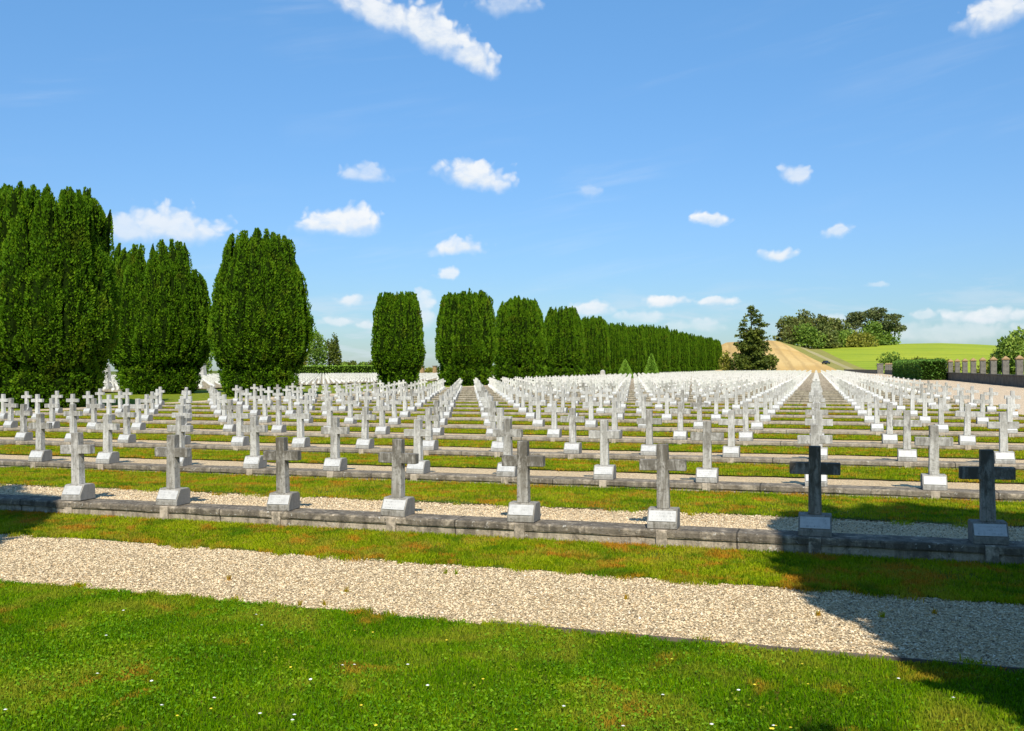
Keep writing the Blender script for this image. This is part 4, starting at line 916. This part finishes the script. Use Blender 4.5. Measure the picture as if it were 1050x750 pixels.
for i in range(40): x = rt.uniform(-13, 3.4); tp.append((x, rowY(0)+1.3-rt.uniform(-.05, .18), rt.uniform(.02, .07)))
P = tufts(tp, 44); P[:, 2] = np.where(P[:, 1] > rowY(0), -.05, -.18); blades('grass', P, .045, .0065, 'grass_strip', 45, 1.)
# clover: small flat leaves lying in the near lawn
rng = np.random.default_rng(77); P = scatter(118000, -8.5, 4.2, lambda x: 0*x+2.6, wn, lambda x, y, a, b: -.150+0*x, 78); P = P[field_noise(P, 1.6, 4)+rng.normal(0, .35, len(P)) > .1]
P[:, 2] += rng.uniform(-.012, .012, len(P)); D = rng.normal(0, 1, P.shape); D[:, 2] *= .35; L = .017*rng.uniform(.7, 1.3, len(P))
V, F = leaf_tris(P, D, L, L*.95, rng=rng); o = link('clover', np_mesh('clover', V, F), M['clover']); tag(o, kind='stuff')
# daisies and small yellow flowers
def flowers(name, spots, r, mat, z):
    V, F = [], []
    for x, y in spots:
        g_ = ground_at(x, y, z); o = len(V); n = 8; t = random.uniform(-.3, .3)
        V.append((g_.x, g_.y, g_.z+.004)); V.extend([(g_.x+r*math.cos(k*.785)*1.1, g_.y+r*math.sin(k*.785), g_.z+t*r*math.sin(k*.785)) for k in range(n)]); F.extend([(o, o+1+k, o+1+(k+1) % n) for k in range(n)])
    o = link(name, np_mesh(name, np.array(V), np.array(F)), mat); tag(o, kind='stuff')
rr = random.Random(3); wsp = [(rr.uniform(0, 420), rr.uniform(622, 748)) for _ in range(17)]+[(rr.uniform(350, 1000), rr.uniform(690, 748)) for _ in range(9)]
wsp = [q for q in wsp if q[1] > 608+q[0]*.083]
flowers('daisies', wsp, .009, mk_flat('petal_white', (.85, .85, .82), .6), -.122)
ysp = [(rr.uniform(150, 900), rr.uniform(640, 748)) for _ in range(24)]; ysp = [q for q in ysp if q[1] > 612+q[0]*.083]
flowers('yellow_flowers', ysp, .008, mk_flat('petal_yellow', (.75, .60, .03), .6), -.122)
# loose stones over the walk
def stones(name, P, r, seed):
    rng = np.random.default_rng(seed); n = len(P); base = np.array([(1, 0, 0), (0, 1, 0), (-1, 0, 0), (0, -1, 0), (0, 0, .8), (0, 0, -.8)])
    Q = base[None]*rng.uniform(.55, 1.25, (n, 6, 1)); a = rng.uniform(0, 6.283, n); c, s = np.cos(a)[:, None], np.sin(a)[:, None]; sx = rng.uniform(.8, 1.5, n)[:, None]
    r = (r*rng.uniform(.5, 1.4, n)**1.2)[:, None]; x, y = Q[..., 0]*sx, Q[..., 1]; tl = rng.normal(0, .35, (n, 1))
    V = np.stack([(x*c-y*s)*r, (x*s+y*c)*r, (Q[..., 2]*.75+x*tl)*r], -1)+P[:, None]+np.array([0, 0, .003])
    f = np.array([(0, 1, 4), (1, 2, 4), (2, 3, 4), (3, 0, 4), (1, 0, 5), (2, 1, 5), (3, 2, 5), (0, 3, 5)]); F = (f[None]+(np.arange(n)*6)[:, None, None]).reshape(-1, 3)
    o = link(name, np_mesh(name, V.reshape(-1, 3), F), M['pebble']); tag(o, kind='stuff')
P = scatter(122000, -13.5, 4.2, walk_near, walk_far, lambda x, y, a, b: -.184+0*x, 91); stones('gravel', P, .0078, 91)
y = rowY(0); P = scatter(42000, -13.5, 3.8, lambda x: 0*x+y+.17, lambda x: 0*x+y+1.34, lambda x, yy, a, b: -.04+0*x, 92); stones('gravel', P, .0085, 92)
# thin edging between lawn and walk
bm = bmesh.new(); n = 90
for i in range(n):
    x0, x1 = -2.2+7.*i/n, -2.2+7.*(i+1)/n
    v = [bm.verts.new(q) for q in ((x0, walk_near(x0)+.045, -.2), (x1, walk_near(x1)+.045, -.2), (x1, walk_near(x1)+.045, -.150), (x0, walk_near(x0)+.045, -.150))]
    bm.faces.new(v); u = [bm.verts.new((q.co.x, q.co.y-.012, q.co.z)) for q in v]; bm.faces.new(u[::-1]); bm.faces.new((v[3], v[2], u[2], u[3]))
o = link('path_edging', bm_mesh('path_edging', bm), M['edging']); o['kind'] = 'structure'
